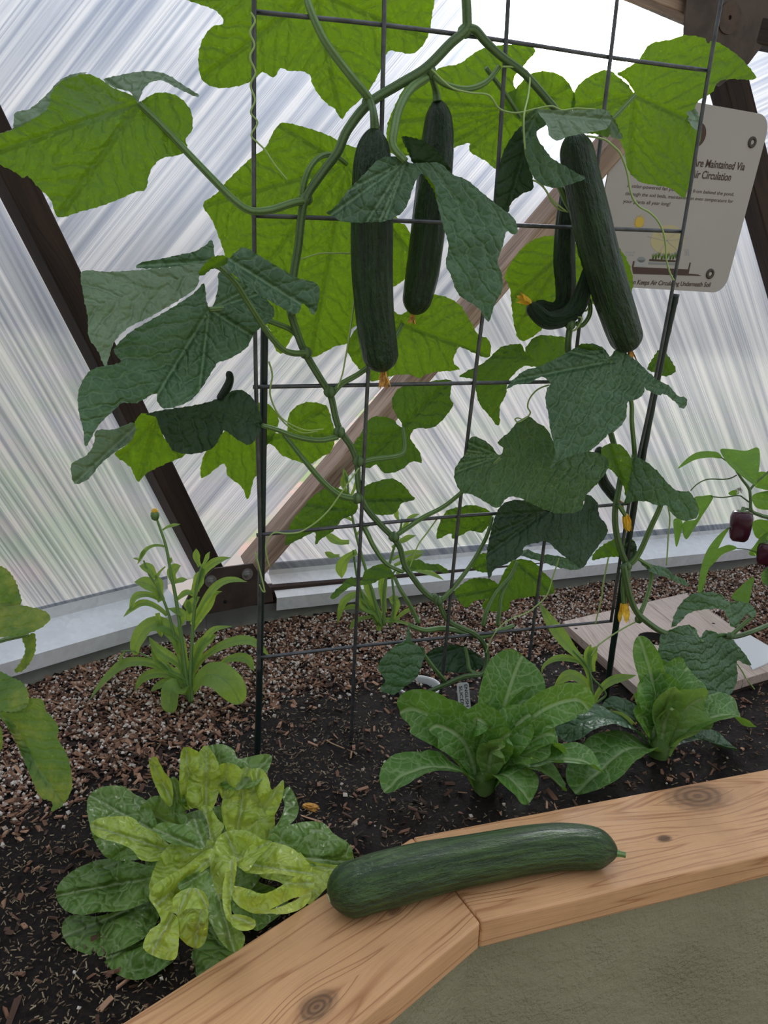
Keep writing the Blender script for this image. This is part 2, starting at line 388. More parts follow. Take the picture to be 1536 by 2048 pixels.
# floor / ground
m, N_ = newmat('gravel_ground'); co = N_.n('ShaderNodeTexCoord').outputs['Object']
big = N_.noise(co, 0.55, 3, 0.5); mid = N_.noise(co, 2.2, 3, 0.5)
c = N_.mix(N_.smooth(big, 0.44, 0.56), (0.36, 0.31, 0.28), (0.22, 0.30, 0.10))
c = N_.mix(N_.smooth(mid, 0.5, 0.66), c, (0.50, 0.32, 0.26))
p = N_.n('ShaderNodeBsdfPrincipled', {'Base Color': c, 'Roughness': 0.9}); finish(N_, p.outputs[0]); M['ground'] = m
o = mesh('floor', [(-30, -12, 0), (30, -12, 0), (30, 45, 0), (-30, 45, 0)], [(0, 1, 2, 3)], M['ground'], smooth=False); setp(o, kind='structure')

# polycarbonate sheets
def polymat():
    m, N_ = newmat('twin_wall_polycarbonate'); uv = N_.sep(N_.n('ShaderNodeTexCoord').outputs['UV'])
    x = uv[0]; along = uv[1]
    st = N_.noise(N_.comb(N_.m('MULTIPLY', x, 60), N_.m('MULTIPLY', along, 0.5), 0.0), 1.0, 4, 0.72)
    st2 = N_.noise(N_.comb(N_.m('MULTIPLY', x, 300), N_.m('MULTIPLY', along, 0.8), 7.0), 1.0, 2, 0.6)
    band = N_.noise(N_.comb(N_.m('MULTIPLY', x, 9), N_.m('MULTIPLY', along, 0.6), 3.0), 1.0, 3, 0.6)
    fr = N_.m('ABSOLUTE', N_.m('SUBTRACT', N_.m('FRACT', N_.m('MULTIPLY', x, 1/0.0125)), 0.5))
    wall = N_.smooth(fr, 0.03, 0.12, 1.0, 0.0)
    wall2 = N_.smooth(fr, 0.36, 0.5, 0.0, 1.0)
    f = N_.m('ADD', N_.m('MULTIPLY', N_.smooth(st, 0.3, 0.72), 0.62), N_.m('MULTIPLY', wall2, 0.28))
    trc = N_.mix(N_.smooth(st, 0.33, 0.62), (0.50, 0.54, 0.61), (0.90, 0.90, 0.90))
    trc = N_.mix(N_.smooth(st2, 0.56, 0.64), trc, (0.54, 0.57, 0.65))
    trc = N_.mix(N_.m('MULTIPLY', wall, N_.smooth(band, 0.3, 0.65)), trc, (0.60, 0.63, 0.68))
    T = N_.n('ShaderNodeBsdfTransparent', {'Color': trc})
    L = N_.n('ShaderNodeBsdfTranslucent', {'Color': N_.mix(N_.smooth(st2, 0.55, 0.64), (0.60, 0.605, 0.63), (0.44, 0.455, 0.50))})
    G = N_.n('ShaderNodeBsdfGlossy', {'Color': (1, 1, 1), 'Roughness': 0.25})
    R = N_.n('ShaderNodeBsdfRefraction', {'Color': trc, 'Roughness': 0.32, 'IOR': 1.03})
    TR = N_.n('ShaderNodeMixShader', {0: 0.55, 1: T.outputs[0], 2: R.outputs[0]})
    a = N_.n('ShaderNodeMixShader', {0: N_.m('ADD', 0.10, N_.m('MULTIPLY', f, 0.40)), 1: TR.outputs[0], 2: L.outputs[0]})
    b = N_.n('ShaderNodeMixShader', {0: 0.03, 1: a.outputs[0], 2: G.outputs[0]})
    finish(N_, b.outputs[0]); return m
M['poly'] = polymat()
def panel(name, pts, inward, flute):
    """triangular twin-wall sheet, 8 mm thick; UV.x runs across the flutes"""
    pts = [np.asarray(p, float) for p in pts]
    n = np.cross(pts[1]-pts[0], pts[2]-pts[0]); n /= np.linalg.norm(n)
    if np.dot(n, inward) < 0: n = -n
    fl = flute - n*np.dot(flute, n); fl /= np.linalg.norm(fl); ac = np.cross(n, fl)
    V, Fc, _ = prism_geo(pts, -n*0.008)
    uv = [(np.dot(V[i], ac), np.dot(V[i], fl)) for f in Fc for i in f]
    o = mesh(name, V, Fc, M['poly'], smooth=False, uvs=uv); return setp(o, kind='structure')
A0, A1 = onL(415, 1150), onL(22, 375)
Adir = (A1-A0)/np.linalg.norm(A1-A0); G = A0 + Adir*1.42
B0, H = onR(470, 1150), onR(1405, 52)
Bdir = (H-B0)/np.linalg.norm(H-B0)
E_ = onR(1692, 1095); Cdir = (E_-H)/np.linalg.norm(E_-H)
Fl = DL - uL*2.0
panel('window_1', [A0, G, Fl], nL, Adir)
panel('window_2', [A0*0.5+B0*0.5-(nL+nR)*0.01, H, G], nL+nR, Bdir)
panel('window_3', [B0-vR*0.1, E_-vR*0.02, H], nR, Cdir)
K = E_ + (H-B0) + np.array([0.25, -0.25, 0.0])
panel('window_4', [H, E_, K], nR, np.cross(wR, Cdir)+Cdir*0.15)

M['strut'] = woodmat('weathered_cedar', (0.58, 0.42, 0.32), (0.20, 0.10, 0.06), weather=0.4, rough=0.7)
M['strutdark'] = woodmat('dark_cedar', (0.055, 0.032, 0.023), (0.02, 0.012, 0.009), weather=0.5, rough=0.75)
def strut(name, a, b, inward, wdt, dep, mat, shift=0.0, sh2=0.0):
    """square-cut timber from a to b: local x along, built at its own place"""
    a = np.asarray(a, float); b = np.asarray(b, float); L = np.linalg.norm(b-a); x = (b-a)/L
    z = inward - x*np.dot(x, inward); z /= np.linalg.norm(z); y = np.cross(z, x)
    V = []; ns = 40
    V, Fc, _ = box_geo((L/2, sh2, dep/2+shift), (L/2, 0, 0), (0, wdt/2, 0), (0, 0, dep/2))
    me = bpy.data.meshes.new(name); me.from_pydata([tuple(q) for q in V], [], Fc); me.materials.append(mat)
    o = bpy.data.objects.new(name, me); COL.objects.link(o); ORG[o.name] = np.zeros(3)
    o.matrix_world = Matrix(((x[0], y[0], z[0], a[0]), (x[1], y[1], z[1], a[1]), (x[2], y[2], z[2], a[2]), (0, 0, 0, 1)))
    bevel(o, 0.003); return setp(o, kind='structure')
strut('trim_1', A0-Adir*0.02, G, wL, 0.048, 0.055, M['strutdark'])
strut('trim_2', B0+Bdir*0.045, H+Bdir*0.03, wR, 0.045, 0.070, M['strut'])
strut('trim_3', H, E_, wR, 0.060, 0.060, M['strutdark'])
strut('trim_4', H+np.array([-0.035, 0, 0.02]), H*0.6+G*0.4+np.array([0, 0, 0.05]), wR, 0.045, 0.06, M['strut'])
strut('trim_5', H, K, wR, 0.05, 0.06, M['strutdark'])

# galvanised sill flashings, liner and timber rail behind the soil
def galv(name, col, rough):
    m, N_ = newmat(name); co = N_.n('ShaderNodeTexCoord').outputs['Object']
    vo = N_.n('ShaderNodeTexVoronoi', {'Vector': co, 'Scale': 90.0}).outputs['Color']
    f = N_.sep(vo)[0]; n2 = N_.noise(co, 6, 4, 0.6)
    c = N_.mix(f, tuple(q*0.9 for q in col), col); c = N_.mix(N_.m('MULTIPLY', N_.smooth(n2, 0.45, 0.7), 0.35), c, tuple(q*0.65 for q in col))
    p = N_.n('ShaderNodeBsdfPrincipled', {'Base Color': c, 'Roughness': N_.smooth(f, 0, 1, rough*0.8, rough*1.2), 'Metallic': 0.15, 'Normal': N_.bump(n2, 0.002)})
    finish(N_, p.outputs[0]); return m
M['galv'] = galv('galvanised_sheet', (0.90, 0.93, 0.95), 0.38)
M['galvdull'] = galv('dull_galvanised_liner', (0.20, 0.21, 0.20), 0.6)
def profile_run(name, S0, u, inn, prof, s0, s1, mat, thick=0.0015, parent=None):
    """sheet-metal profile (b = distance behind the soil edge, z) swept along the wall"""
    n = len(prof); V = []; Fc = []
    pts = list(prof)
    nor = []
    for i in range(n):
        a = np.array(pts[max(i-1, 0)]); b = np.array(pts[min(i+1, n-1)]); d = (b-a)/np.linalg.norm(b-a); nor.append((d[1], -d[0]))
    loop = pts + [(pts[i][0]+nor[i][0]*thick, pts[i][1]+nor[i][1]*thick) for i in range(n-1, -1, -1)]
    k = len(loop)
    for s in (s0, s1):
        for (b, z) in loop:
            q = S0 + u*s - inn*b; V.append((q[0], q[1], z))
    Fc = [(i, (i+1) % k, (i+1) % k+k, i+k) for i in range(k)] + [tuple(range(k))[::-1], tuple(range(k, 2*k))]
    return mesh(name, V, Fc, mat, parent, smooth=False)
sR0 = float(np.dot(onplane(553, 1210, SR, nR)-SR, uR))
sL1 = float(np.dot(onplane(372, 1240, SL, nL)-SL, uL))
prof = [(0.0, 0.682), (-0.003, 0.714), (0.07, 0.747), (0.070, 0.778)]
o = profile_run('trim_6', SR, uR, nR, prof, sR0, 2.6, M['galv']); setp(o, kind='structure')
o = profile_run('trim_7', SL, uL, nL, prof, -1.6, sL1, M['galv']); setp(o, kind='structure')
corner = SR - uR*0.055
o = profile_run('trim_8', SR, uR, nR, [(0.012, 0.62), (0.012, 0.695)], sR0-0.16, 2.6, M['galvdull'], 0.002); setp(o, kind='structure')
o = profile_run('trim_9', SL, uL, nL, [(0.012, 0.62), (0.012, 0.695)], -1.6, sL1+0.24, M['galvdull'], 0.002); setp(o, kind='structure')
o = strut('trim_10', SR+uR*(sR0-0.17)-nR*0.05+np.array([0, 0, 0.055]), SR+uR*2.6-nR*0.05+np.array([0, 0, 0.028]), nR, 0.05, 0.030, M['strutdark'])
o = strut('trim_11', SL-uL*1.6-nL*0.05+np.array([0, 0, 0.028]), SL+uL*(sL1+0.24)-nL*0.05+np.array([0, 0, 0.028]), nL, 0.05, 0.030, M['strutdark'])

# steel hub plates
M['plate'] = plain('brown_steel', (0.085, 0.062, 0.052), 0.42, 0.35, bumpscale=60, bumpd=0.0006, var=0.35, varscale=9)
M['bolt'] = plain('zinc_bolt', (0.45, 0.45, 0.45), 0.35, 0.9)
M['black'] = plain('black_hole', (0.004, 0.004, 0.004), 0.9)
def bolt_geo(c, n, r=0.008, h=0.007):
    n = np.asarray(n, float)/np.linalg.norm(n); a = np.cross(n, (0, 0, 1.0)); a /= np.linalg.norm(a); b = np.cross(n, a)
    parts = []
    for (rr, h0, h1, k) in ((r*1.7, 0, 0.0025, 20), (r, 0.0025, h, 6), (r*0.5, h, h+0.006, 12)):
        poly = [c+n*h0+rr*(a*math.cos(2*math.pi*i/k)+b*math.sin(2*math.pi*i/k)) for i in range(k)]
        parts.append(prism_geo(poly, n*(h1-h0)))
    return join_geo(parts)
nD = (nR+nL)/np.linalg.norm(nR+nL); PD = (SR+SL*0)+0
PD = SR - uR*0.10 + nD*0.015
def onD(px, py, off=0.0): return onplane(px, py, PD+nD*off, nD)
hub = empty('trim_12', PD, None, None); setp(hub, kind='structure')
poly = [onD(*q) for q in [(429, 1137), (506, 1127), (518, 1146), (543, 1178), (547, 1203), (404, 1231), (372, 1240), (365, 1215), (387, 1175)]]
bevel(mesh('plate', *prism_geo(poly, -nD*0.006)[:2], M['plate'], hub, smooth=False), 0.001)
for q in ((421, 1162), (494, 1148)):
    mesh('bolt', *bolt_geo(onD(*q), nD)[:2], M['bolt'], hub, smooth=False)
mesh('bolt_hole', *bolt_geo(onD(450, 1203), nD, 0.0022, 0.003)[:2], M['black'], hub, smooth=False)
hub2 = empty('trim_13', H, None, None); setp(hub2, kind='structure')
def onH(px, py, off=0.0): return onplane(px, py, H+nR*(0.075+off), wR)
# plate with a real hole through it
outer = [onH(*q) for q in [(1377, -70), (1369, 72), (1398, 150), (1440, 172), (1497, 128), (1548, 60), (1600, -70)]]
hc = onH(1458, 36); e1 = uR; e2 = vR
ring = [hc + 0.0045*(e1*math.cos(t)+e2*math.sin(t)) for t in np.linspace(0, 2*math.pi, 20, endpoint=False)]
def flat_with_hole(outer, ring, d):
    pts = outer+ring; o3 = np.array(outer[0]); P2 = [Vector((float(np.dot(p-o3, e1)), float(np.dot(p-o3, e2)))) for p in pts]
    n, k = len(outer), len(ring)
    ed = [(i, (i+1) % n) for i in range(n)] + [(n+i, n+(i+1) % k) for i in range(k)]
    v, e, f, ov, oe, of = delaunay_2d_cdt(P2, ed, [], 0, 1e-7)
    V = [o3+e1*q.x+e2*q.y for q in v]; Fc = []
    def inside(q, lp):
        r = False
        for i in range(len(lp)):
            a, b = lp[i], lp[i-1]
            if (a[1] > q[1]) != (b[1] > q[1]) and q[0] < (b[0]-a[0])*(q[1]-a[1])/(b[1]-a[1])+a[0]: r = not r
        return r
    for t in f:
        cx = sum(v[i].x for i in t)/3; cy = sum(v[i].y for i in t)/3
        if inside((cx, cy), P2[:n]) and not inside((cx, cy), P2[n:]): Fc.append(tuple(t))
    b = len(V); V2 = V+[p+d for p in V]
    F2 = Fc+[tuple(i+b for i in t[::-1]) for t in Fc]
    F2 += [(i, (i+1) % n, (i+1) % n+b, i+b) for i in range(n)] + [(n+i, n+(i+1) % k, n+(i+1) % k+b, n+i+b) for i in range(k)]
    return V2, F2
V, Fc = flat_with_hole(outer, ring, -nR*0.005); mesh('plate', V, Fc, M['plate'], hub2, smooth=False)
ring2 = [hc+nR*0.003 + 0.030*(e1*math.cos(t)+e2*math.sin(t)) for t in np.linspace(0, 2*math.pi, 28, endpoint=False)]
V, Fc = flat_with_hole(ring2, [p+nR*0.003 for p in ring], -nR*0.003); mesh('washer', V, Fc, plain('rusty_washer', (0.10, 0.065, 0.05), 0.5, 0.3, var=0.3, varscale=30), hub2, smooth=False)

# ================================================================== RAISED BED
I0, O0 = onz(825, 1673, CAPZ), onz(962, 1844, CAPZ)
R1, R2 = onz(1536, 1537, CAPZ), onz(1536, 1707, CAPZ)
uc = (R1-I0)/np.linalg.norm(R1-I0)
Ld = onz(242, 2046, CAPZ)-I0; Ld /= np.linalg.norm(Ld)
bed = empty('raised_bed', (O0[0], O0[1], 0), 'raised planter wall of olive green stucco capped with reddish timber boards', 'planter')
M['capR'] = None
def board(name, I, O, dirv, length, knots_px, stain):
    """mitred cap board: local x along its grain"""
    x = dirv/np.linalg.norm(dirv); z = np.array([0, 0, 1.0]); y = np.cross(z, x)
    wI = 0.0; wO = np.dot(O-I, y); off = np.dot(O-I, x)
    kn = []
    for (px, py, r, dk) in knots_px:
        q = onz(px, py, CAPZ)-I; kn.append((float(np.dot(q, x)), float(np.dot(q, y)), r, dk))
    mat = woodmat(name+'_timber', (0.66, 0.37, 0.18), (0.33, 0.125, 0.045), kn, stain=stain, rough=0.48)
    poly = [np.array([0.0004, 0, -0.036]), np.array([length, 0, -0.036]), np.array([length, wO, -0.036]), np.array([off+0.0006, wO, -0.036])]
    V, Fc, _ = prism_geo(poly, (0, 0, 0.036))
    me = bpy.data.meshes.new(name); me.from_pydata([tuple(q) for q in V], [], Fc); me.materials.append(mat)
    o = bpy.data.objects.new(name, me); COL.objects.link(o); o.parent = bed; ORG[o.name] = np.zeros(3)
    Ml = Matrix(((x[0], y[0], z[0], I[0]-bed.location[0]), (x[1], y[1], z[1], I[1]-bed.location[1]), (x[2], y[2], z[2], I[2]-bed.location[2]), (0, 0, 0, 1)))
    o.matrix_local = Ml; bevel(o, 0.0035, 3); return o
board('cap_board', I0, O0, uc, 1.7, [(1395, 1592, 0.034, 0.75), (1328, 1677, 0.0075, 1.0)], 0.08)
board('cap_board', I0, O0, Ld, 1.5, [(633, 2014, 0.016, 0.8), (790, 1822, 0.007, 0.6)], 0.0)
M['stucco'] = None
m, N_ = newmat('olive_stucco'); co = N_.n('ShaderNodeTexCoord').outputs['Object']
h = N_.m('ADD', N_.noise(co, 30, 7, 0.68), N_.m('MULTIPLY', N_.noise(co, 150, 3, 0.6), N_.smooth(N_.noise(co, 7, 2), 0.35, 0.7, 0.15, 0.9)))
c = N_.mix(N_.smooth(N_.noise(co, 4, 3), 0.3, 0.7), (0.33, 0.30, 0.19), (0.38, 0.35, 0.225))
p = N_.n('ShaderNodeBsdfPrincipled', {'Base Color': c, 'Roughness': 0.62, 'Normal': N_.bump(h, 0.013, 1.0)}); finish(N_, p.outputs[0]); M['stucco'] = m
yR = np.cross((0, 0, 1), uc); yL = np.cross((0, 0, 1), Ld)
inR = yR*0.018*np.sign(np.dot(I0-O0, yR)); inL = yL*0.018*np.sign(np.dot(I0-O0, yL))
# corner of the set-back wall faces
Acor = np.linalg.solve(np.array([[uc[0], -Ld[0]], [uc[1], -Ld[1]]]), ((O0+inL)-(O0+inR))[:2])
Cc = O0+inR+uc*Acor[0]
for dd, L, inn in ((uc, 1.7, inR), (Ld, 1.5, inL)):
    a = np.array([Cc[0], Cc[1], 0.0]); b = a+dd*L; t = inn/np.linalg.norm(inn)*0.09
    mesh('stucco_wall', *prism_geo([a, b, b+t, a+t+(uc*0.0)], (0, 0, CAPZ-0.036))[:2], M['stucco'], bed, smooth=False)

# ---- soil
def seg_side(x, y, p, d, inw):
    """signed distance to the line through p along d, positive towards inw"""
    n = np.array([-d[1], d[0]]); n = n/np.linalg.norm(n)
    if np.dot(n, inw[:2]) < 0: n = -n
    return (x-p[0])*n[0] + (y-p[1])*n[1]
def bed_in(x, y, marg=0.0):
    """inside the bed"""
    a = seg_side(x, y, I0, uc, -uc*0+np.array([0, 1, 0])); b = seg_side(x, y, I0, Ld, np.array([-1, 1, 0]))
    c_ = seg_side(x, y, SR, uR, nR); d_ = seg_side(x, y, SL, uL, nL)
    return np.minimum(np.maximum(a, b)+0.05, np.minimum(c_, d_)+0.012) - marg
def back_dist(x, y):
    return np.minimum(seg_side(x, y, SR, uR, nR), seg_side(x, y, SL, uL, nL))
def fnoise(x, y, s, seed=0.0):
    return noise.noise(Vector((x*s+seed, y*s-seed, seed*1.7)))
def soil_h(x, y):
    h = SOILZ + 0.010*fnoise(x, y, 5.0, 3.1) + 0.006*fnoise(x, y, 17.0, 8.2)
    return h
st = 0.011
xs = np.arange(-1.25, 2.2, st); ys = np.arange(0.05, 2.75, st)
X, Y = np.meshgrid(xs, ys); inside = bed_in(X, Y) > -0.0
idx = -np.ones(X.shape, int); V = []
for j in range(X.shape[0]):
    for i in range(X.shape[1]):
        if inside[j, i]:
            x, y = float(X[j, i]), float(Y[j, i]); idx[j, i] = len(V)
            V.append((x, y, soil_h(x, y) + 0.004*fnoise(x, y, 60, 1.3) + 0.0025*fnoise(x, y, 140, 5.0)))
Fc = [(idx[j, i], idx[j, i+1], idx[j+1, i+1], idx[j+1, i]) for j in range(X.shape[0]-1) for i in range(X.shape[1]-1)
      if min(idx[j, i], idx[j, i+1], idx[j+1, i+1], idx[j+1, i]) >= 0]
m, N_ = newmat('dark_potting_soil'); co = N_.n('ShaderNodeTexCoord').outputs['Object']
f1 = N_.noise(co, 160, 5, 0.7); f2 = N_.noise(co, 6, 3)
c = N_.ramp(f1, [(0.3, (0.005, 0.0035, 0.003)), (0.55, (0.015, 0.010, 0.008)), (0.75, (0.045, 0.027, 0.019))])
p = N_.n('ShaderNodeBsdfPrincipled', {'Base Color': c, 'Roughness': 0.85, 'Specular IOR Level': 0.25, 'Normal': N_.bump(f1, 0.006, 1.0)}); finish(N_, p.outputs[0]); M['soil'] = m
o = mesh('potting_soil', V, Fc, M['soil']); setp(o, 'dark moist potting soil filling the raised bed', 'soil', kind='stuff')

def chipmat(name, cols, rough=0.8):
    m, N_ = newmat(name); gi = N_.sep(N_.n('ShaderNodeTexCoord').outputs['UV'])
    st_ = [(i/(len(cols)-1), c) for i, c in enumerate(cols)]
    c = N_.ramp(gi[0], st_)
    p = N_.n('ShaderNodeBsdfPrincipled', {'Base Color': c, 'Roughness': rough}); finish(N_, p.outputs[0]); return m
M['bark'] = chipmat('bark_chips', [(0.025, 0.013, 0.009), (0.10, 0.048, 0.028), (0.24, 0.12, 0.07), (0.44, 0.26, 0.16)])
M['perlite'] = chipmat('perlite_grains', [(0.36, 0.28, 0.21), (0.56, 0.48, 0.41), (0.70, 0.66, 0.60)])
M['husk'] = chipmat('husk_shreds', [(0.07, 0.042, 0.024), (0.16, 0.11, 0.065), (0.36, 0.29, 0.18)])
OCT = np.array([(1, 0, 0), (0, 1, 0), (-1, 0, 0), (0, -1, 0), (0, 0, 1), (0, 0, -1)], float)
OCTF = [(0, 1, 4), (1, 2, 4), (2, 3, 4), (3, 0, 4), (1, 0, 5), (2, 1, 5), (3, 2, 5), (0, 3, 5)]
BOX = np.array([(x, y, z) for x in (-1, 1) for y in (-1, 1) for z in (-1, 1)], float)
BOXF = [(0, 1, 3, 2), (4, 6, 7, 5), (0, 4, 5, 1), (2, 3, 7, 6), (0, 2, 6, 4), (1, 5, 7, 3)]
PLANT_CLEAR = []
def scatter(name, n, dens, size, base, basef, mat, label, cat, zoff=0.0, tilt=0.5):
    V = []; Fc = []; UV = []; k = 0; tries = 0
    while k < n and tries < n*60:
        tries += 1
        x = random.uniform(-1.2, 2.1); y = random.uniform(0.1, 2.7)
        # keep only what the view can reach
        dxy = np.array([x, y, SOILZ])-CAM; zc = np.dot(dxy, fw)
        if zc < 0.2: continue
        u_ = 768+F*np.dot(dxy, RT)/zc; v_ = 1024-F*np.dot(dxy, UP)/zc
        if not (-120 < u_ < 1660 and 1000 < v_ < 2150): continue
        if bed_in(x, y) < 0.016: continue
        bd = float(back_dist(x, y))
        if random.random() > dens(x, y, bd): continue
        l, wd, h = size()
        a = random.uniform(0, 6.283); ca, sa = math.cos(a), math.sin(a)
        tx, ty = random.gauss(0, tilt), random.gauss(0, tilt)
        ex = np.array([ca, sa, tx]); ex /= np.linalg.norm(ex)
        ey = np.array([-sa, ca, ty]); ey -= ex*np.dot(ex, ey); ey /= np.linalg.norm(ey); ez = np.cross(ex, ey)
        jit = base*(1+np.array([[random.uniform(-.25, .25)]*3 if False else (random.uniform(-.3, .3), random.uniform(-.3, .3), random.uniform(-.3, .3)) for _ in base]))
        c_ = np.array([x, y, soil_h(x, y)+h*0.7+zoff+random.uniform(0, 0.004)])
        pts = c_ + jit[:, :1]*ex*l + jit[:, 1:2]*ey*wd + jit[:, 2:3]*ez*h
        b = len(V); V += pts.tolist(); q = random.random()
        for f in basef:
            Fc.append(tuple(i+b for i in f)); UV += [(q, 0.5)]*len(f)
        k += 1
    o = mesh(name, V, Fc, mat, smooth=False, uvs=UV); setp(o, label, cat, kind='stuff')
def sm(x, a, b):
    t = min(1, max(0, (x-a)/(b-a))); return t*t*(3-2*t)
def mulch_d(x, y, bd):
    e = 0.40 + 0.10*fnoise(x, y, 4.5, 2.2) + (0.10 if x > 0.55 else 0)
    return max(0.05+0.08*max(0, fnoise(x, y, 5, 9)), 1-sm(bd, e-0.10, e+0.06))
scatter('bark_mulch', 21000, mulch_d, lambda: (random.uniform(0.0025, 0.0085)*(1.7 if random.random() < .06 else 1), random.uniform(0.0008, 0.0032), random.uniform(0.0005, 0.0014)), BOX, BOXF, M['bark'], 'brown shredded bark mulch spread on the back half of the soil', 'mulch')
scatter('perlite', 8500, lambda x, y, b: max(0.03, 1-sm(b, 0.26, 0.50))**1.2, lambda: (random.uniform(0.0014, 0.0042),)*3, OCT, OCTF, M['perlite'], 'white perlite grains scattered through the mulch', 'perlite', 0.001)
scatter('rice_husks', 9500, lambda x, y, b: (0.25+0.75*sm(b, 0.3, 0.55))*(0.25+0.75*sm(-x, -0.15, 0.25)), lambda: (random.uniform(0.0013, 0.0034), random.uniform(0.0003, 0.0007), random.uniform(0.0003, 0.0006)), BOX, BOXF, M['husk'], 'thin pale husk shreds strewn over the dark soil near the butterhead lettuce', 'husks', 0.001, 0.35)

# ================================================================== LEAF AND PLANT BUILDERS
def poly_inside(x, y, lp):
    r = False; j = len(lp)-1
    for i in range(len(lp)):
        if (lp[i][1] > y) != (lp[j][1] > y) and x < (lp[j][0]-lp[i][0])*(y-lp[i][1])/(lp[j][1]-lp[i][1])+lp[i][0]: r = not r
        j = i
    return r
def patch_geo(mapf, outline, center, off=0.0, a=0.0, b=0.0, bumps=(), tips=None, tooth=2.2, wav=0.006, cup=0.0, step=None, fold=0.004):
    """leaf blade inside an outline: off/a/b place and tilt it in depth, cup bends it, bumps push spots; returns verts, faces, (along, across) vein UVs"""
    ol = [np.array(p[:2], float) for p in outline]
    rad = max(np.linalg.norm(p-np.array(center)) for p in ol)
    sp = catmull(ol, 8, True)
    # even resample
    seg = np.linalg.norm(np.roll(sp, -1, axis=0)-sp, axis=1); Ltot = seg.sum()
    ds = 5.0 if rad > 90 else 3.4
    n = max(24, int(Ltot/ds)); cum = np.concatenate([[0], np.cumsum(seg)]); spc = np.vstack([sp, sp[:1]])
    tt = np.linspace(0, Ltot, n, endpoint=False)
    rs = np.stack([np.interp(tt, cum, spc[:, 0]), np.interp(tt, cum, spc[:, 1])], 1)
    area = 0.5*np.sum(rs[:, 0]*np.roll(rs[:, 1], -1)-np.roll(rs[:, 0], -1)*rs[:, 1]); sg = 1 if area > 0 else -1
    tan = np.roll(rs, -1, axis=0)-np.roll(rs, 1, axis=0); tan /= np.linalg.norm(tan, axis=1)[:, None]+1e-9
    outn = np.stack([tan[:, 1], -tan[:, 0]], 1)*sg
    if tooth:
        per = 4 if rad > 90 else 3
        k = np.array([(1.0 if i % per == 0 else (-0.35 if i % per == per-1 else 0.1)) for i in range(n)])
        rs = rs + outn*(k*tooth*np.array([0.4+0.6*abs(fnoise(i*0.13, rad, 1)) for i in range(n)]))[:, None]
    st_ = step or max(5.5, min(10.0, rad/22.0))
    x0, y0 = rs.min(0); x1, y1 = rs.max(0)
    pts = [tuple(p) for p in rs]; lp = [tuple(p) for p in rs]
    j = 0; yy = y0+st_*0.5
    while yy < y1:
        xx = x0 + (st_*0.5 if j % 2 else 0.0)
        while xx < x1:
            px_, py_ = xx+random.uniform(-.15, .15)*st_, yy+random.uniform(-.15, .15)*st_
            if poly_inside(px_, py_, lp):
                if np.min(np.abs(rs[:, 0]-px_)+np.abs(rs[:, 1]-py_)) > st_*0.6: pts.append((px_, py_))
            xx += st_
        yy += st_*0.87; j += 1
    v, e, f, _, _, _ = delaunay_2d_cdt([Vector(p) for p in pts], [], [list(range(n))], 1, 1e-5)
    v = np.array([(q.x, q.y) for q in v])
    # veins
    c = np.array(center, float)
    if tips is None:
        rr = np.linalg.norm(rs-c, axis=1); cand = []
        W = max(3, n//14)
        for i in range(n):
            if rr[i] >= max(rr[(i+q) % n] for q in range(-W, W+1)) and rr[i] > 0.3*rad: cand.append((rr[i], i))
        cand.sort(reverse=True); tips = []
        for _, i in cand:
            an = math.atan2(rs[i][1]-c[1], rs[i][0]-c[0])
            if all(abs((an-math.atan2(t[1]-c[1], t[0]-c[0])+math.pi) % (2*math.pi)-math.pi) > 0.45 for t in tips): tips.append(tuple(rs[i]))
        tips = tips[:7]
    tips = [np.array(t[:2], float) for t in tips] or [c+np.array([0, 50.0])]
    tdir = [(t-c)/(np.linalg.norm(t-c)+1e-9) for t in tips]
    P0 = mapf(c[0], c[1], off); zc = float(np.dot(P0-CAM, fw)); s = zc/F
    def nearest(q):
        d = q-c; L = np.linalg.norm(d)+1e-9
        k_ = max(range(len(tdir)), key=lambda i: np.dot(d, tdir[i])/L)
        t = tdir[k_]; al = np.dot(d, t); ac = d[0]*t[1]-d[1]*t[0]
        return k_, al*s, ac*s
    V = []
    seed = c[0]*0.37+c[1]*0.11
    for q in v:
        dx, dy = (q[0]-c[0])*s, (q[1]-c[1])*s; r_ = math.hypot(dx, dy)
        o = off + a*dx + b*dy - cup*r_*r_/(rad*s)
        o += wav*(noise.noise(Vector((dx*16+seed, dy*16, seed))) + 0.45*noise.noise(Vector((dx*42, dy*42+seed, seed))))*min(1, r_/0.03)
        _, al, ac = nearest(q); o -= fold*math.exp(-abs(ac)/0.009)*min(1, r_/0.02)
        for (bx, by, bd, bR) in bumps:
            o += bd*math.exp(-((q[0]-bx)**2+(q[1]-by)**2)/(bR*bR))
        V.append(mapf(q[0], q[1], o))
    V = np.array(V); Fc = []; UV = []
    for t in f:
        t = list(t)
        nrm = np.cross(V[t[1]]-V[t[0]], V[t[2]]-V[t[0]])
        if np.dot(nrm, V[t[0]]-CAM) > 0: t = t[::-1]
        Fc.append(tuple(t)); cc = sum(v[i] for i in t)/3; k_, _, _ = nearest(cc); tdk = tdir[k_]
        for i in t:
            d = v[i]-c; UV.append((np.dot(d, tdk)*s+k_*0.37, (d[0]*tdk[1]-d[1]*tdk[0])*s))
    return V, Fc, UV
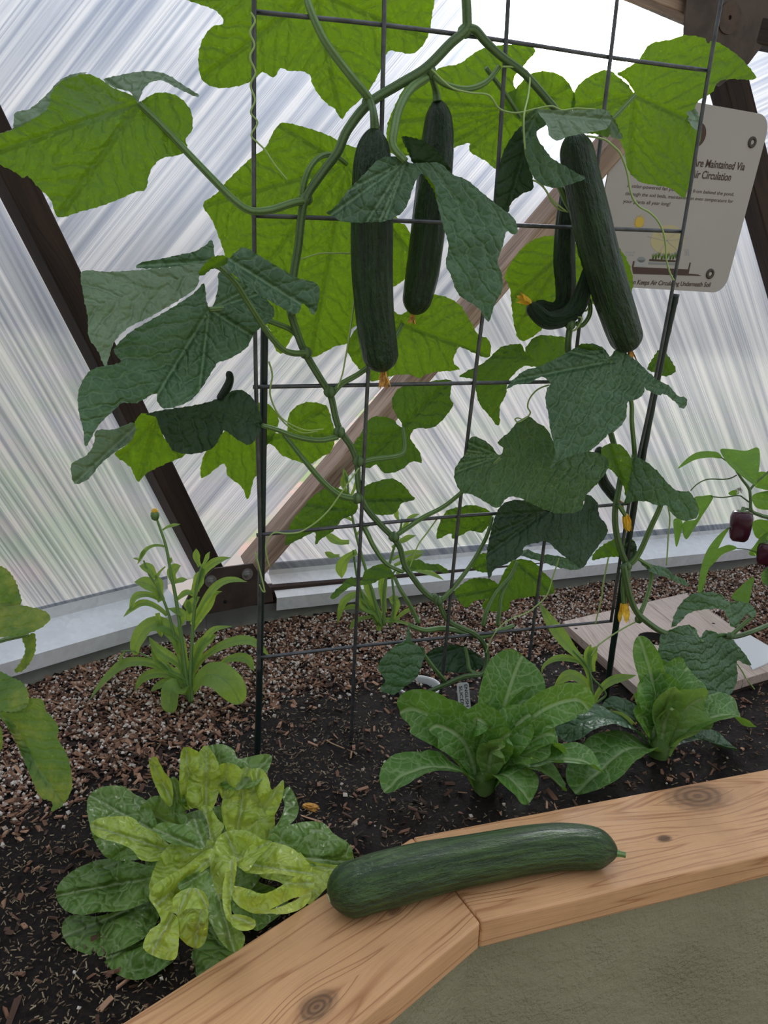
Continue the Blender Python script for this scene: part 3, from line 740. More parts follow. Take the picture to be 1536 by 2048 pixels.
def leaf(parent, k, outline, center, off=0.0, a=0.0, b=0.0, mat='mature', mapf=at, name='leaf', extra=(), label=None, **kw):
    """one leaf; extra = folded-over lobes as (crop, outline, off, a, b, mat[, kw])"""
    ol = P(k, outline); ce = P(k, [center])[0]
    geos = [patch_geo(mapf, ol, ce, off, a, b, **kw)]; mats = [M[mat]]
    for ex in extra:
        kw2 = ex[6] if len(ex) > 6 else {}
        geos.append(patch_geo(mapf, P(ex[0], ex[1]), P(kw2['c'][0], [kw2['c'][1]])[0] if 'c' in kw2 else ce, ex[2], ex[3], ex[4], **{q: r for q, r in kw2.items() if q != 'c'}))
        mats.append(M[ex[5]])
    V, Fc, UV = join_geo(geos)
    o = mesh(name, V, Fc, mats[0], parent, True, UV)
    for q in mats[1:]: o.data.materials.append(q)
    i = 0
    for gi, g_ in enumerate(geos):
        for _ in g_[1]:
            o.data.polygons[i].material_index = gi; i += 1
    if label: o['label'] = label
    return o
def pxtube(name, parent, k, pts, r, mat, off=0.0, mapf=at, sides=8, sm=6):
    """tube through picture points; a third number on a point adds depth"""
    w3 = []
    for p in P(k, pts): w3.append(mapf(p[0], p[1], off+(p[2] if len(p) > 2 else 0.0)))
    return tube(name, w3, r, M[mat], parent, sides, sm)

# ================================================================== TRELLIS
base = TL
tre = empty('wire_trellis', TL, 'rectangular grid of grey welded wire leaning between two dark stakes', 'trellis')
def tube_w(name, pts, r, mat, parent): return tube(name, pts, [r, r], M[mat], parent, 8, 1)
vw = [[(508, -40), (508, 25), (508, 430), (512, 772), (520, 1070), (518, 1315), (517, 1340)],
      [(768, -60), (768, 50), (757, 438), (735, 770), (722, 1050), (710, 1293), (701, 1497, -0.0)],
      [(1019, -60), (1012, 82), (987, 448), (948, 768), (917, 1035), (893, 1275), (880, 1400)],
      [(1240, -50), (1221, 115), (1180, 455), (1144, 768), (1098, 1021), (1066, 1258), (1058, 1320)],
      [(1448, -30), (1418, 140), (1366, 462), (1308, 770), (1258, 1008), (1222, 1243)]]
for l in vw: tube('vertical_wire', [at(p[0], p[1], 0.008) for p in l], [0.0028, 0.0028], M['wire'], tre, 8, 4)
hw = [[(513, 24), (768, 50), (1012, 82), (1222, 115), (1417, 141)], [(503, 431), (757, 440), (987, 449), (1180, 456), (1366, 463)],
      [(506, 774), (735, 770), (948, 766), (1144, 763), (1312, 760)], [(513, 1070), (722, 1050), (917, 1032), (1098, 1020), (1257, 1007)],
      [(514, 1316), (710, 1293), (893, 1275), (1066, 1257), (1224, 1242)]]
for l in hw: tube('horizontal_wire', [at(p[0], p[1], 0.003) for p in l], [0.0028, 0.0028], M['wire'], tre, 8, 4)
def stake(pts, r, label):
    w3 = [at(p[0], p[1], p[2]) for p in pts]
    p = catmull(w3, 14); ph = random.uniform(0, 6)
    V, Fc, UV = tube_geo(p, [r]*len(p), 12, lambda t, v: 1+0.06*math.sin(v*160+ph)*math.sin(3*t))
    o = mesh('garden_stake', V, Fc, M['stake'], None, True, UV, loc=w3[-1]); return setp(o, label, 'stake', 'stakes holding the trellis')
stake([(529, 655, -0.012), (526, 900, -0.008), (520, 1300, -0.006), (514, 1530, -0.004)], 0.0052, 'dark green garden stake tied to the trellis end nearest the butterhead lettuce')
stake([(1352, 588, -0.006), (1312, 770, -0.006), (1262, 1050, -0.004), (1207, 1425, -0.008)], 0.0056, 'dark garden stake at the trellis end nearest the pale wooden board')

# ================================================================== CUCUMBER VINES
def cuc(parent, pts, radii, off, mat='cuc', sides=40, name='cucumber', label=None, ribs=9, mapf=at, amp=0.02, world=None, stemr=None):
    w3 = world if world is not None else [mapf(p[0], p[1], off+(p[2] if len(p) > 2 else 0)) for p in pts]
    p = catmull(w3, 10); n = len(p); ph = random.uniform(0, 6)
    t = np.linspace(0, 1, n); r = np.interp(t, np.linspace(0, 1, len(radii)), radii)
    # smooth the radius profile and round both ends
    for _ in range(4): r[1:-1] = (r[:-2]+2*r[1:-1]+r[2:])/4
    seglen = np.concatenate([[0], np.cumsum(np.linalg.norm(np.diff(p, axis=0), axis=1))]); L = seglen[-1]
    u = np.linspace(0, 1, 90); u = (1-np.cos(u*math.pi))/2
    pos = np.stack([np.interp(u*L, seglen, p[:, q]) for q in range(3)], 1); rr = np.interp(u*L, seglen, r)
    re = rr.max()*0.9; d0 = u*L; d1 = (1-u)*L
    for arr, dd in ((0, d0), (1, d1)):
        q = np.clip(dd/re, 0, 1); rr = rr*np.sqrt(np.clip(1-(1-q)**2, 0.0015, 1))
    V, Fc, UV = tube_geo(pos, rr, sides, lambda a_, v_: 1+amp*(math.cos(ribs*a_+ph+0.6*math.sin(v_*5)) + 0.6*noise.noise(Vector((math.cos(a_)*2.2, math.sin(a_)*2.2+ph, v_*11)))))
    o = mesh(name, V, Fc, M[mat], parent, True, UV)
    if label: o['label'] = label
    return o, w3
def blossom(parent, p, d, size, mat='dryflower', name='blossom', petals=5, label=None, open_=0.35):
    """withered or open five-petalled flower at p pointing along d"""
    d = np.asarray(d, float); d /= np.linalg.norm(d); a_ = np.cross(d, (0.3, 1, 0.2)); a_ /= np.linalg.norm(a_); b_ = np.cross(d, a_)
    geos = []
    for i in range(petals):
        t = 2*math.pi*i/petals+random.uniform(-.3, .3); o_ = a_*math.cos(t)+b_*math.sin(t); sd_ = np.cross(d, o_)
        V = []; Fc = []; UV = []; nn = 6; tw = random.uniform(-.6, .6)
        for j in range(nn+1):
            v = j/nn; wdt = size*0.19*math.sin(math.pi*min(1, 0.15+v*0.85))**0.8
            cpt = p + d*size*v*random.uniform(.95, 1.05) + o_*size*(0.10+open_*v*v+random.uniform(-.04, .04))
            for q in (-1, 0, 1):
                V.append(cpt + sd_*wdt*q*math.cos(tw*v) + o_*(wdt*(0.35*abs(q)+tw*v*q*0.7)))
        for j in range(nn):
            for q in range(2):
                k = j*3+q; Fc.append((k, k+1, k+4, k+3)); UV += [(0, 0)]*4
        geos.append((V, Fc, UV))
    geos.append(tube_geo(catmull([p-d*size*0.1, p+d*size*0.2, p+d*size*0.45], 3), [size*0.12, size*0.14, size*0.05], 8))
    V, Fc, UV = join_geo(geos); o = mesh(name, V, Fc, M[mat], parent, True, UV)
    if label: o['label'] = label
    return o

root1 = onz(850, 1390, SOILZ)
v1 = empty('cucumber_vine', root1, 'tall cucumber vine climbing the trellis from the white pot, hung with long green cucumbers', 'vine')
pxtube('main_stem', v1, 0, [(846, 1389, 0.0), (893, 1368, 0.01), (929, 1353, 0.01), (965, 1346, 0.0), (974, 1306, -0.01), (953, 1270), (899, 1243), (877, 1204), (868, 1190), (874, 1202), (847, 1182), (823, 1151), (808, 1127), (800, 1096), (784, 1073), (761, 1049), (737, 1022), (722, 995), (716, 960), (714, 925), (702, 893), (681, 862), (671, 834), (661, 791), (640, 756), (612, 709), (597, 674), (583, 631), (578, 600)],
       [0.0045, 0.0042, 0.0045, 0.0046, 0.0045, 0.0048, 0.0052], 'stem', 0.004)
pxtube('main_stem', v1, 0, [(583, 631), (586, 560), (597, 490), (602, 440), (612, 395), (645, 345), (675, 305), (695, 260), (738, 207), (798, 169), (852, 136), (901, 87), (931, 60), (934, 33), (931, -20)], [0.0052, 0.0052, 0.0058, 0.0060, 0.0055], 'stem', 0.012)
pxtube('side_stem', v1, 2, [(425, 105), (460, 110), (500, 155), (560, 210), (640, 270), (720, 360), (775, 430), (800, 500)], [0.0055, 0.0052, 0.0045], 'stem', 0.012)
def node_bulb(parent, k, x, y, r=0.0085, off=0.008):
    q = P(k, [(x, y)])[0]; c_ = at(q[0], q[1], off)
    V, Fc, UV = tube_geo([c_+np.array([0, 0, z*r]) for z in (-1, -.8, -.4, 0, .4, .8, 1)], [r*.1, r*.6, r*.92, r, r*.92, r*.6, r*.1], 10, lambda a_, v_: 1+0.15*math.sin(3*a_+x))
    mesh('stem_node', V, Fc, M['stem'], parent, True, UV)
for q in ((0, 612, 397), (0, 738, 205), (0, 931, 62), (2, 292, 262), (0, 612, 706), (0, 661, 784), (0, 680, 864), (0, 718, 922), (4, 610, 1212), (4, 838, 1540), (4, 420, 1015)): node_bulb(v1, *q)
PET = [0.0042, 0.0036, 0.0030]
def petiole(l, k, pts, off=0.01, mat='petiole', r=PET, mapf=at): return pxtube('petiole', l, k, pts, r, mat, off, mapf)

# -- big lit leaf, top left of the vine
l = leaf(v1, 1, '553,412 575,398 625,372 685,375 730,400 765,450 768,520 742,555 748,592 715,620 650,632 610,668 592,715 582,758 540,768 480,795 400,825 325,845 233,868 203,800 150,745 110,702 95,712 50,682 0,657 -40,600 -20,545 50,520 110,490 190,435 205,375 240,330 290,305 350,296 410,322 450,350 505,372 535,385',
         (553, 415), 0.01, -0.15, 0.25, 'young', bumps=[(200, 160, -0.05, 60)], cup=0.12,
         extra=[(1, '-10,535 50,515 60,452 120,435 190,375 235,325 290,297 350,290 300,303 240,335 205,378 192,435 110,492 50,524', 0.03, 0.2, 0.7, 'pale'),
                (1, '415,318 470,303 540,289 600,285 665,297 730,338 792,378 788,388 735,365 690,342 650,322 605,328 575,355 556,402 550,412 520,368 455,350', 0.028, 0.2, 0.9, 'pale')])
petiole(l, 1, '1215,805,0.0 1170,812,0.008 1080,840,0.012 1000,842,0.016 930,795,0.014 850,715,0.01 740,600,0.004 640,495,0.0 553,413,0.0', 0.012, r=[0.0048, 0.0045, 0.0042, 0.0034])
# -- large lit leaf across the top
l = leaf(v1, 0, '372,-8 392,6 426,18 444,34 446,48 424,54 404,82 397,116 401,152 414,168 440,176 476,172 502,162 526,144 542,154 553,150 560,136 580,142 602,142 620,150 624,166 638,190 655,208 670,218 683,238 697,220 720,200 742,174 756,150 762,136 776,103 798,104 825,107 846,90 858,64 864,30 868,-20 830,-50 700,-70 560,-70 440,-50',
         (632, -18), -0.06, 0.05, -0.25, 'young', cup=-0.1)
petiole(l, 1, '1482,405 1450,360,0.004 1400,300,0.006 1300,165,0.004 1235,20,-0.01 1225,-60,-0.04', 0.012, r=[0.0055, 0.0048, 0.004])
# -- very large lit leaf behind the first cucumber
l = leaf(v1, 0, '565,246 600,252 650,268 700,292 740,300 775,330 785,390 795,440 812,452 824,480 826,510 818,545 800,566 776,580 764,610 748,640 722,646 700,662 693,687 674,691 647,705 624,714 606,687 590,668 575,690 562,708 547,690 540,660 520,640 495,615 470,570 455,525 440,480 424,440 406,409 432,388 452,364 500,318 530,296 548,262',
         (694, 330), -0.075, 0.0, -0.12, 'young', cup=0.05, tips=[(624, 714), (406, 409), (562, 250), (826, 510), (748, 640), (480, 590)])
petiole(l, 1, '1212,800,0.0 1213,745,0.003 1240,670,0.002 1285,625,-0.01 1340,622,-0.03 1385,655,-0.08', 0.004)
# -- lit leaf behind the second cucumber tip
l = leaf(v1, 4, '372,215 385,290 430,350 465,372 488,415 560,402 610,385 690,382 740,400 770,382 830,367 942,356 912,318 925,270 945,240 1000,262 1085,296 1103,270 1105,238 1090,200 1040,178 1012,130 985,85 950,30 900,-5 850,-22 790,-30 740,-25 700,10 672,60 640,75 600,50 570,0 540,-30 480,60',
         (652, 122), -0.06, 0.1, 0.0, 'young', cup=0.1)
petiole(l, 4, '292,482,0.0 340,430,0.0 430,378,-0.005 500,322,-0.01 590,235,-0.025 652,122,-0.05', 0.006)
# -- upper leaf of the left pair, sky sheen painted into its colour
l = leaf(v1, 3, '362,205 480,206 640,195 740,186 800,176 868,166 920,150 980,136 1010,150 1040,190 1000,215 935,190 880,216 860,275 780,332 660,402 560,452 500,515 480,575 460,620 430,552 390,492 385,400 365,300',
         (950, 175), 0.10, 0.15, 0.55, 'pale', tips=[(362, 215), (460, 615), (385, 400), (600, 200)], wav=0.010,
         extra=[(3, '600,188 620,165 700,150 800,128 850,118 900,90 930,65 938,110 935,150 870,170 780,180 700,190', 0.05, 0, 0.6, 'mature', {'c': (3, (930, 160))}),
                (3, '1000,165 1040,115 1075,100 1130,130 1200,172 1300,230 1398,268 1382,392 1345,355 1325,345 1300,390 1210,348 1120,292 1040,232', 0.12, 0.1, 0.5, 'mature', {'c': (3, (1005, 150))}),
                (3, '872,208 905,165 935,140 985,135 1000,165 960,185 925,195 890,222', 0.115, 0, -0.6, 'young')])
petiole(l, 3, '1338,562,0.0 1290,563,0.015 1240,545,0.03 1180,480,0.05 1100,360,0.07 1030,250,0.085 955,178,0.09', 0.012)
# -- second leaf of the left pair
l = leaf(v1, 3, '895,258 905,330 918,364 938,350 958,270 965,205 1060,250 1140,305 1198,360 1195,410 1120,470 1080,540 1000,590 958,602 930,642 880,722 832,772 760,800 712,802 690,770 682,738 600,780 540,780 500,812 430,882 376,972 366,900 346,820 345,730 385,650 440,622 530,602 500,550 560,480 640,430 760,360 850,300',
         (918, 370), 0.045, -0.1, 0.6, 'mature', tips=[(376, 968), (345, 740), (712, 802), (1198, 380), (530, 560)], wav=0.012)
petiole(l, 3, '1338,562 1290,470,-0.01 1180,420,0.0 1050,370,0.02 918,370,0.04', 0.006)
# -- dark draped leaf with folded lobes
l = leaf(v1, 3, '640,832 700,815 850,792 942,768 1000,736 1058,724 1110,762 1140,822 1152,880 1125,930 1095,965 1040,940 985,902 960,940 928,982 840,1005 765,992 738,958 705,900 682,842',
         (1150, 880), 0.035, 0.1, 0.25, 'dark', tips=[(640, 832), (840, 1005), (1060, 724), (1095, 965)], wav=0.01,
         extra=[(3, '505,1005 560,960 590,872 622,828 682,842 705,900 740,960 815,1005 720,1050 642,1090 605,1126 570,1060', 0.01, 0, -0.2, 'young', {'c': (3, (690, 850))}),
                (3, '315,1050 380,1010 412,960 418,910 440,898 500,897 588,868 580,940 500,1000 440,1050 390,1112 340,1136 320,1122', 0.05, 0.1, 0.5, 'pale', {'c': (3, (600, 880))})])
petiole(l, 3, '1482,930,0.0 1400,945,0.005 1300,930,0.012 1220,900,0.02 1150,880,0.03', 0.008)
# -- lit leaf below it
l = leaf(v1, 3, '885,1110 900,1000 985,905 1060,830 1130,784 1185,792 1222,850 1205,920 1160,990 1145,1080 1115,1112 1088,1205 1062,1150 1000,1100 982,1046', (1190, 905), -0.045, 0, -0.1, 'young', tips=[(885, 1110), (1088, 1205), (1130, 784)])
# -- round lit leaf left of the stem
l = leaf(v1, 4, '60,680 68,600 100,552 160,524 230,530 270,552 290,620 308,690 288,772 240,802 180,838 100,820 30,790 0,752 -52,722 -48,692 20,682', (45, 688), -0.05, 0, -0.1, 'young')
petiole(l, 4, '420,1018,0.0 330,1000,0.0 240,925,-0.005 150,820,-0.015 90,745,-0.03 45,690,-0.045', 0.008, r=[0.0048, 0.004, 0.003])
# -- heart pair leaf in the middle
l = leaf(v1, 4, '655,655 630,640 600,610 542,597 490,605 455,660 430,700 402,742 420,800 440,850 482,860 520,842 550,880 592,886 650,866 702,826 750,832 740,780 712,742 690,700 702,678 722,656 800,655 852,620 900,560 913,535 896,500 902,450 905,412 840,410 760,425 700,430 640,450 606,490 600,540 622,590 645,625',
         (652, 652), -0.055, 0, 0.1, 'shade')
petiole(l, 4, '442,830,0.0 500,815,0.0 600,803,-0.01 652,785,-0.02 664,740,-0.03 655,655,-0.05', 0.006)
l = leaf(v1, 4, '455,960 520,930 600,915 660,950 690,990 715,1022 650,1040 612,1092 530,1100 480,1082 450,1030', (452, 1020), -0.05, 0, 0.1, 'shade')
l = leaf(v1, 4, '55,1255 60,1200 90,1130 130,1080 200,1000 280,960 340,970 400,1010 425,1060 400,1100 345,1122 300,1180 240,1220 206,1252 205,1190 130,1222 80,1246', (422, 1078), -0.05, 0, 0.0, 'shade', tips=[(55, 1250), (206, 1250), (280, 960)])
l = leaf(v1, 4, '830,1222 840,1150 880,1080 950,1060 1010,1050 1080,1070 1112,1100 1100,1140 1060,1190 1000,1180 960,1200 905,1222 903,1192', (1112, 1112), -0.04, 0, 0.0, 'shade', tips=[(830, 1220), (950, 1055), (905, 1220)])
petiole(l, 4, '845,1545,0.0 920,1465,0.0 1000,1360,-0.005 1060,1260,-0.015 1095,1180,-0.025 1112,1112,-0.035', 0.008)
l = leaf(v1, 4, '440,1440 460,1390 540,1352 590,1378 612,1422 560,1420 500,1450 430,1462 380,1472 300,1532 288,1510 340,1460 385,1420', (612, 1418), -0.03, 0, 0.5, 'shade', tips=[(290, 1525), (540, 1352)])
petiole(l, 4, '735,1650,-0.01 690,1560,-0.01 640,1480,-0.01 612,1418,-0.02', 0.004)
l = leaf(v1, 4, '648,1372 680,1340 740,1330 780,1352 842,1355 892,1396 820,1387 740,1380 690,1388', (655, 1370), -0.03, 0, 0.5, 'shade', tips=[(890, 1394)])
petiole(l, 4, '440,1140,-0.01 470,1190,0.0 510,1270,0.005 570,1350,0.005 655,1392,0.0', 0.006)
l = leaf(v1, 4, '930,1480 980,1440 1030,1424 1100,1430 1146,1462 1140,1500 1080,1530 1020,1540 980,1575 942,1540 920,1505', (1142, 1470), -0.05, 0, 0.0, 'shade')
l = leaf(v1, 4, '1180,1382 1230,1330 1320,1340 1380,1400 1420,1440 1426,1500 1380,1510 1300,1520 1210,1540 1190,1590 1100,1592 1060,1562 1130,1480', (1242, 1338), -0.07, 0, 0.0, 'shade')
petiole(l, 4, '1065,1665,-0.03 1085,1590,-0.03 1130,1500,-0.04 1200,1420,-0.05 1242,1338,-0.06', 0.0, r=[0.0045, 0.0038, 0.003])
petiole(l, 4, '1140,1665,-0.03 1150,1590,-0.03 1165,1500,-0.04 1230,1380,-0.06', 0.0, r=[0.004, 0.0034, 0.003])
l = leaf(v1, 4, '1010,1370 1030,1310 1090,1295 1150,1300 1140,1360 1080,1395', (1150, 1320), -0.08, 0, 0.0, 'shade')
# -- dark notched leaf
l = leaf(v1, 5, '126,815 85,765 50,738 0,716 -30,730 -42,790 -85,850 -108,900 -100,960 -70,1005 -10,1022 60,1062 120,1090 170,1035 230,1036 285,1062 360,1096 430,1118 520,1114 562,1092 578,1030 640,962 688,900 700,845 640,800 520,792 430,790 405,730 372,672 320,640 282,610 222,640 182,690 120,745 150,780',
         (128, 818), 0.04, 0.1, 0.35, 'spotted', tips=[(120, 1090), (-108, 900), (282, 610), (690, 890), (430, 1118), (-20, 725)], wav=0.008)
petiole(l, 4, '612,1210,0.0 680,1165,0.0 760,1112,0.005 860,1060,0.01 950,990,0.02 1050,900,0.03 1155,805,0.035', 0.006)
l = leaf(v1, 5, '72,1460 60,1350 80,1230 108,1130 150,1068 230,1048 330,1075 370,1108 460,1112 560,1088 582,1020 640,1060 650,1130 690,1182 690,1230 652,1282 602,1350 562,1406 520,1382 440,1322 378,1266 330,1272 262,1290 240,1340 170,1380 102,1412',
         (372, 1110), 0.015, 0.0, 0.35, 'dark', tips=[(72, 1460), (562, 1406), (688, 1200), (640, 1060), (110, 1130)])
# -- lit leaves at the top right
l = leaf(v1, 2, '150,560 135,480 160,400 210,310 260,300 330,250 400,235 450,200 490,178 560,165 640,165 683,185 660,215 640,240 600,300 640,400 640,480 600,540 545,620 500,592 440,556 440,525 375,545 330,562 240,572', (618, 395), -0.08, 0.0, -0.1, 'young', tips=[(140, 500), (240, 300), (545, 620), (375, 545), (683, 185)])
petiole(l, 2, '292,262,0.0 350,310,0.004 430,327,0.006 500,302,0.004 548,245,0.0', 0.008)
l = leaf(v1, 2, '560,362 610,325 650,280 700,262 760,270 800,300 825,350 820,400 760,442 650,452 600,422', (625, 430), -0.05, 0.0, -0.1, 'young')
petiole(l, 2, '500,250,-0.01 560,330,-0.02 600,390,-0.03 625,430,-0.04', 0.0, r=[0.003, 0.0025])
l = leaf(v1, 2, '1045,345 1020,310 985,282 960,262 930,258 880,280 840,312 820,350 815,400 850,420 900,412 955,420 985,500 1010,560 1020,620 1062,666 1120,680 1180,692 1226,728 1242,690 1260,660 1265,600 1280,540 1290,480 1255,440 1235,415 1265,398 1280,370 1330,340 1352,302 1400,290 1490,290 1460,240 1420,200 1360,160 1330,150 1315,162 1300,140 1230,130 1180,145 1120,155 1092,172 1060,220 1010,255 980,272 1010,290 1035,322',
         (1047, 350), -0.045, 0.0, -0.05, 'young', tips=[(1490, 290), (1226, 726), (815, 400), (1230, 130), (930, 258)],
         extra=[(2, '1235,415 1265,398 1282,425 1290,450 1288,482 1262,470 1245,445', -0.03, 0, 0.8, 'pale', {'c': (2, (1290, 480))})])
petiole(l, 2, '900,470,-0.01 960,440,-0.02 1010,390,-0.03 1047,350,-0.04', 0.0, r=[0.0035, 0.003])
# -- folded leaf over the third cucumber
l = leaf(v1, 2, '690,402 650,422 632,462 640,540 660,622 682,660 715,682 760,690 800,680 866,655 840,640 790,610 740,580 710,540 690,515 688,480 722,455', (690, 410), 0.07, 0.1, 0.1, 'mature', tips=[(866, 655), (650, 600)], wav=0.01,
         extra=[(2, '634,462 590,510 560,570 542,650 535,725 548,765 582,780 592,745 640,708 672,695 668,640 652,580 642,520', 0.055, 0.1, -0.2, 'dark', {'c': (2, (680, 415))}),
                (2, '690,404 760,405 850,404 932,402 958,425 945,470 880,486 800,502 768,516 735,502 722,455', 0.09, 0, 0.6, 'pale', {'c': (2, (690, 415))}),
                (2, '948,415 975,445 990,480 1002,508 960,502 950,460', 0.085, 0.3, 0, 'pale', {'c': (2, (948, 415))}),
                (2, '868,486 900,440 948,415 952,500 905,492', 0.07, 0, -0.3, 'shade', {'c': (2, (948, 415))})])
# -- dark leaf draped over cucumbers one and two
l = leaf(v1, 2, '200,590 175,578 140,575 100,590 50,642 0,692 -30,730 -60,765 -88,783 -60,795 -37,812 20,818 70,816 130,812 190,782 215,740 228,700 248,652 270,640 308,680 322,750 342,830 362,900 352,970 370,1010 400,1082 470,1130 508,1182 530,1122 560,1062 556,1002 542,962 562,900 575,850 600,862 616,850 602,802 550,760 490,712 430,662 375,640 330,600 270,598 230,600',
         (205, 592), 0.075, 0.05, 0.5, 'mature', tips=[(508, 1180), (-85, 783), (600, 810), (130, 812), (370, 1010)], wav=0.008, cup=0.1,
         extra=[(2, '190,505 215,503 260,515 302,540 342,582 372,630 340,622 290,612 235,602 215,560', 0.07, 0.1, -0.4, 'dark', {'c': (2, (215, 595))}),
                (2, '270,640 300,650 325,690 318,740 308,700', 0.06, 0, 0, 'young', {'c': (2, (270, 640))})])
petiole(l, 2, '280,285,0.0 220,330,0.01 180,400,0.03 162,480,0.05 160,540,0.06 205,592,0.07', 0.01, r=[0.0058, 0.0052, 0.0042])
# -- leaf near the pot and its dark neighbour
l = leaf(v1, 7, '355,330 362,352 372,388 410,408 402,450 382,500 345,530 308,556 268,545 262,535 280,510 255,466 285,420 325,388 345,380', (362, 345), 0.02, 0.0, 0.4, 'mature', tips=[(308, 556), (255, 466), (410, 410)])
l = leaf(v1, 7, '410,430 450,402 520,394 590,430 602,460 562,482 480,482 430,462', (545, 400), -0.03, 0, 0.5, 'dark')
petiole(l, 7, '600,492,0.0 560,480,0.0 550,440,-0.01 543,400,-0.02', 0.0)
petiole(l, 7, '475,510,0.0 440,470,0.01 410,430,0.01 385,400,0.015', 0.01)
pxtube('side_stem', v1, 7, '700,330,-0.02 640,352,-0.01 590,365,-0.01 480,340,-0.01 410,345,0.0 360,330,0.01', [0.004, 0.005, 0.004], 'petiole', 0.0)
# -- cucumbers of this vine
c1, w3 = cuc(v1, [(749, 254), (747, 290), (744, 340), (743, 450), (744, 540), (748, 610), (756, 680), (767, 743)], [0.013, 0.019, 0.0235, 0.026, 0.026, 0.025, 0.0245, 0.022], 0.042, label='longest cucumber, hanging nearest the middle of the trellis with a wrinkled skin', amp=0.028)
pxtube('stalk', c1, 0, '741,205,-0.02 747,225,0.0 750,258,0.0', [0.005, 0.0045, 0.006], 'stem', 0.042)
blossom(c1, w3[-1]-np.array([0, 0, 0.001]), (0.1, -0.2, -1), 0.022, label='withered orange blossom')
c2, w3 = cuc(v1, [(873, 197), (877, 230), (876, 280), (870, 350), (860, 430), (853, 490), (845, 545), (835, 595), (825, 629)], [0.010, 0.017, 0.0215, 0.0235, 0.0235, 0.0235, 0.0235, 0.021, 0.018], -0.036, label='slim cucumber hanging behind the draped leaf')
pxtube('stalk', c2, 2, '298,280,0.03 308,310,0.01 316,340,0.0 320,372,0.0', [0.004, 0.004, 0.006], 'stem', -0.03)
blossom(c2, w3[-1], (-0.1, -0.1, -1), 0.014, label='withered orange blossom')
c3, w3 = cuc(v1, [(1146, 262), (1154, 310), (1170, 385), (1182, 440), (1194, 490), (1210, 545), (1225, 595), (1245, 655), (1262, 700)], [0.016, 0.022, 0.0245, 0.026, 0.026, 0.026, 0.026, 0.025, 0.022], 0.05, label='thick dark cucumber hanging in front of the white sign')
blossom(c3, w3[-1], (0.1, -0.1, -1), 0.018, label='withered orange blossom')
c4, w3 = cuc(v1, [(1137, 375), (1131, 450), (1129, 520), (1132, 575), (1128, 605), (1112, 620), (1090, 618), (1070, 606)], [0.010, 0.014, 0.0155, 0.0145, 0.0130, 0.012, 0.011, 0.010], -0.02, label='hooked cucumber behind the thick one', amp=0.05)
# -- small fruit on the draped leaf side
c5, w3 = cuc(v1, [(456, 742), (460, 757), (454, 775), (436, 800)], [0.0045, 0.005, 0.006, 0.004], 0.02, label='thumb-sized young cucumber', sides=20)
# -- tendrils of this vine
TD = [0.0012, 0.0012, 0.001]
for k, pts, off in [(2, '300,255 370,320 440,340 510,350 550,400 610,415 680,400 740,390 780,405 830,398 900,402', 0.02),
                    (2, '560,245,0 600,246,0 640,255,0 660,280,0 655,350,0.02 640,420,0.05 640,500,0.055 650,580,0.055 690,650,0.05 740,730,0.04 800,780,0.03', 0.015),
                    (4, '405,0 398,60 390,120 375,220 360,300 345,380 320,450', 0.02),
                    (4, '430,860 380,930 330,1000 280,1070 220,1130 170,1165 120,1190 50,1195 0,1190 -30,1215 -48,1260 -40,1320 -28,1365', 0.02),
                    (4, '0,570 60,640 140,680 220,672', -0.02), (7, '850,110 830,170 810,230 770,270 740,290 700,305 660,330 630,370 610,420', 0.02),
                    (1, '1003,50 1020,85 1000,130 1018,180 1000,230 1022,290 1002,340 1020,400 1003,450 1030,490 1005,540 1030,570 1060,600 1100,660 1150,720', 0.012),
                    (3, '1540,125 1470,124 1400,126 1320,150', 0.0), (3, '1180,600 1195,660 1185,740 1215,820 1260,865 1340,900 1420,895', 0.02),
                    (4, '830,1120 780,1190 730,1260 690,1370', 0.0), (6, '1283,330 1265,260 1300,400 1310,445 1312,455 1300,450 1285,420', 0.02),
                    (5, '390,445 350,458 315,480 285,520 276,560 290,590 275,612 240,635 222,640 210,625 225,618 245,625', 0.03),
                    (2, '660,660 690,670 720,700 740,740 770,770 800,778', 0.03)]:
    pxtube('tendril', v1, k, pts, TD, 'tendril', off, sides=6)

# ---------------------------------------------------------------- right-hand vine
root2 = at(1560, 1250, -0.05)
v2 = empty('cucumber_vine', root2, 'cucumber vine trailing over the pale wooden board and up the dark stake beside it', 'vine')
pxtube('main_stem', v2, 9, '1620,290,-0.03 1536,312,-0.03 1440,350,-0.02 1340,380,-0.02 1250,385,-0.01 1120,400,0.0 1000,385,0.0 880,352,0.01 780,285,0.01 720,225,0.01 680,130,0.01 655,20,0.01 640,-60,0.01', [0.0045, 0.005, 0.0055, 0.0055], 'stem', 0.03)
pxtube('main_stem', v2, 5, '795,1500 800,1420 790,1380 760,1300 738,1200 735,1100 752,1000 765,900,-0.01 740,800,-0.03 690,640,-0.04 600,500,-0.04 520,380,-0.03 490,280,-0.01 492,180,0.0 510,110,0.0 540,40,0.0 565,-30,0.0', [0.0055, 0.0052, 0.0048, 0.0045], 'stem', 0.02)
pxtube('main_stem', v2, 2, '872,1060 885,1000 870,960 848,930 850,870 830,800 795,740 768,680 735,640 700,560 660,470', [0.0045, 0.0045, 0.004], 'petiole', 0.025)
pxtube('side_stem', v2, 5, '565,-45,0 600,10,0 600,80,0 560,135,0 530,120,0', [0.0035, 0.003], 'petiole', 0.02)
for q in ((5, 798, 1395), (9, 738, 275), (9, 1300, 378), (2, 866, 965), (5, 500, 130), (9, 460, 850)): node_bulb(v2, *q, 0.0075, 0.03)
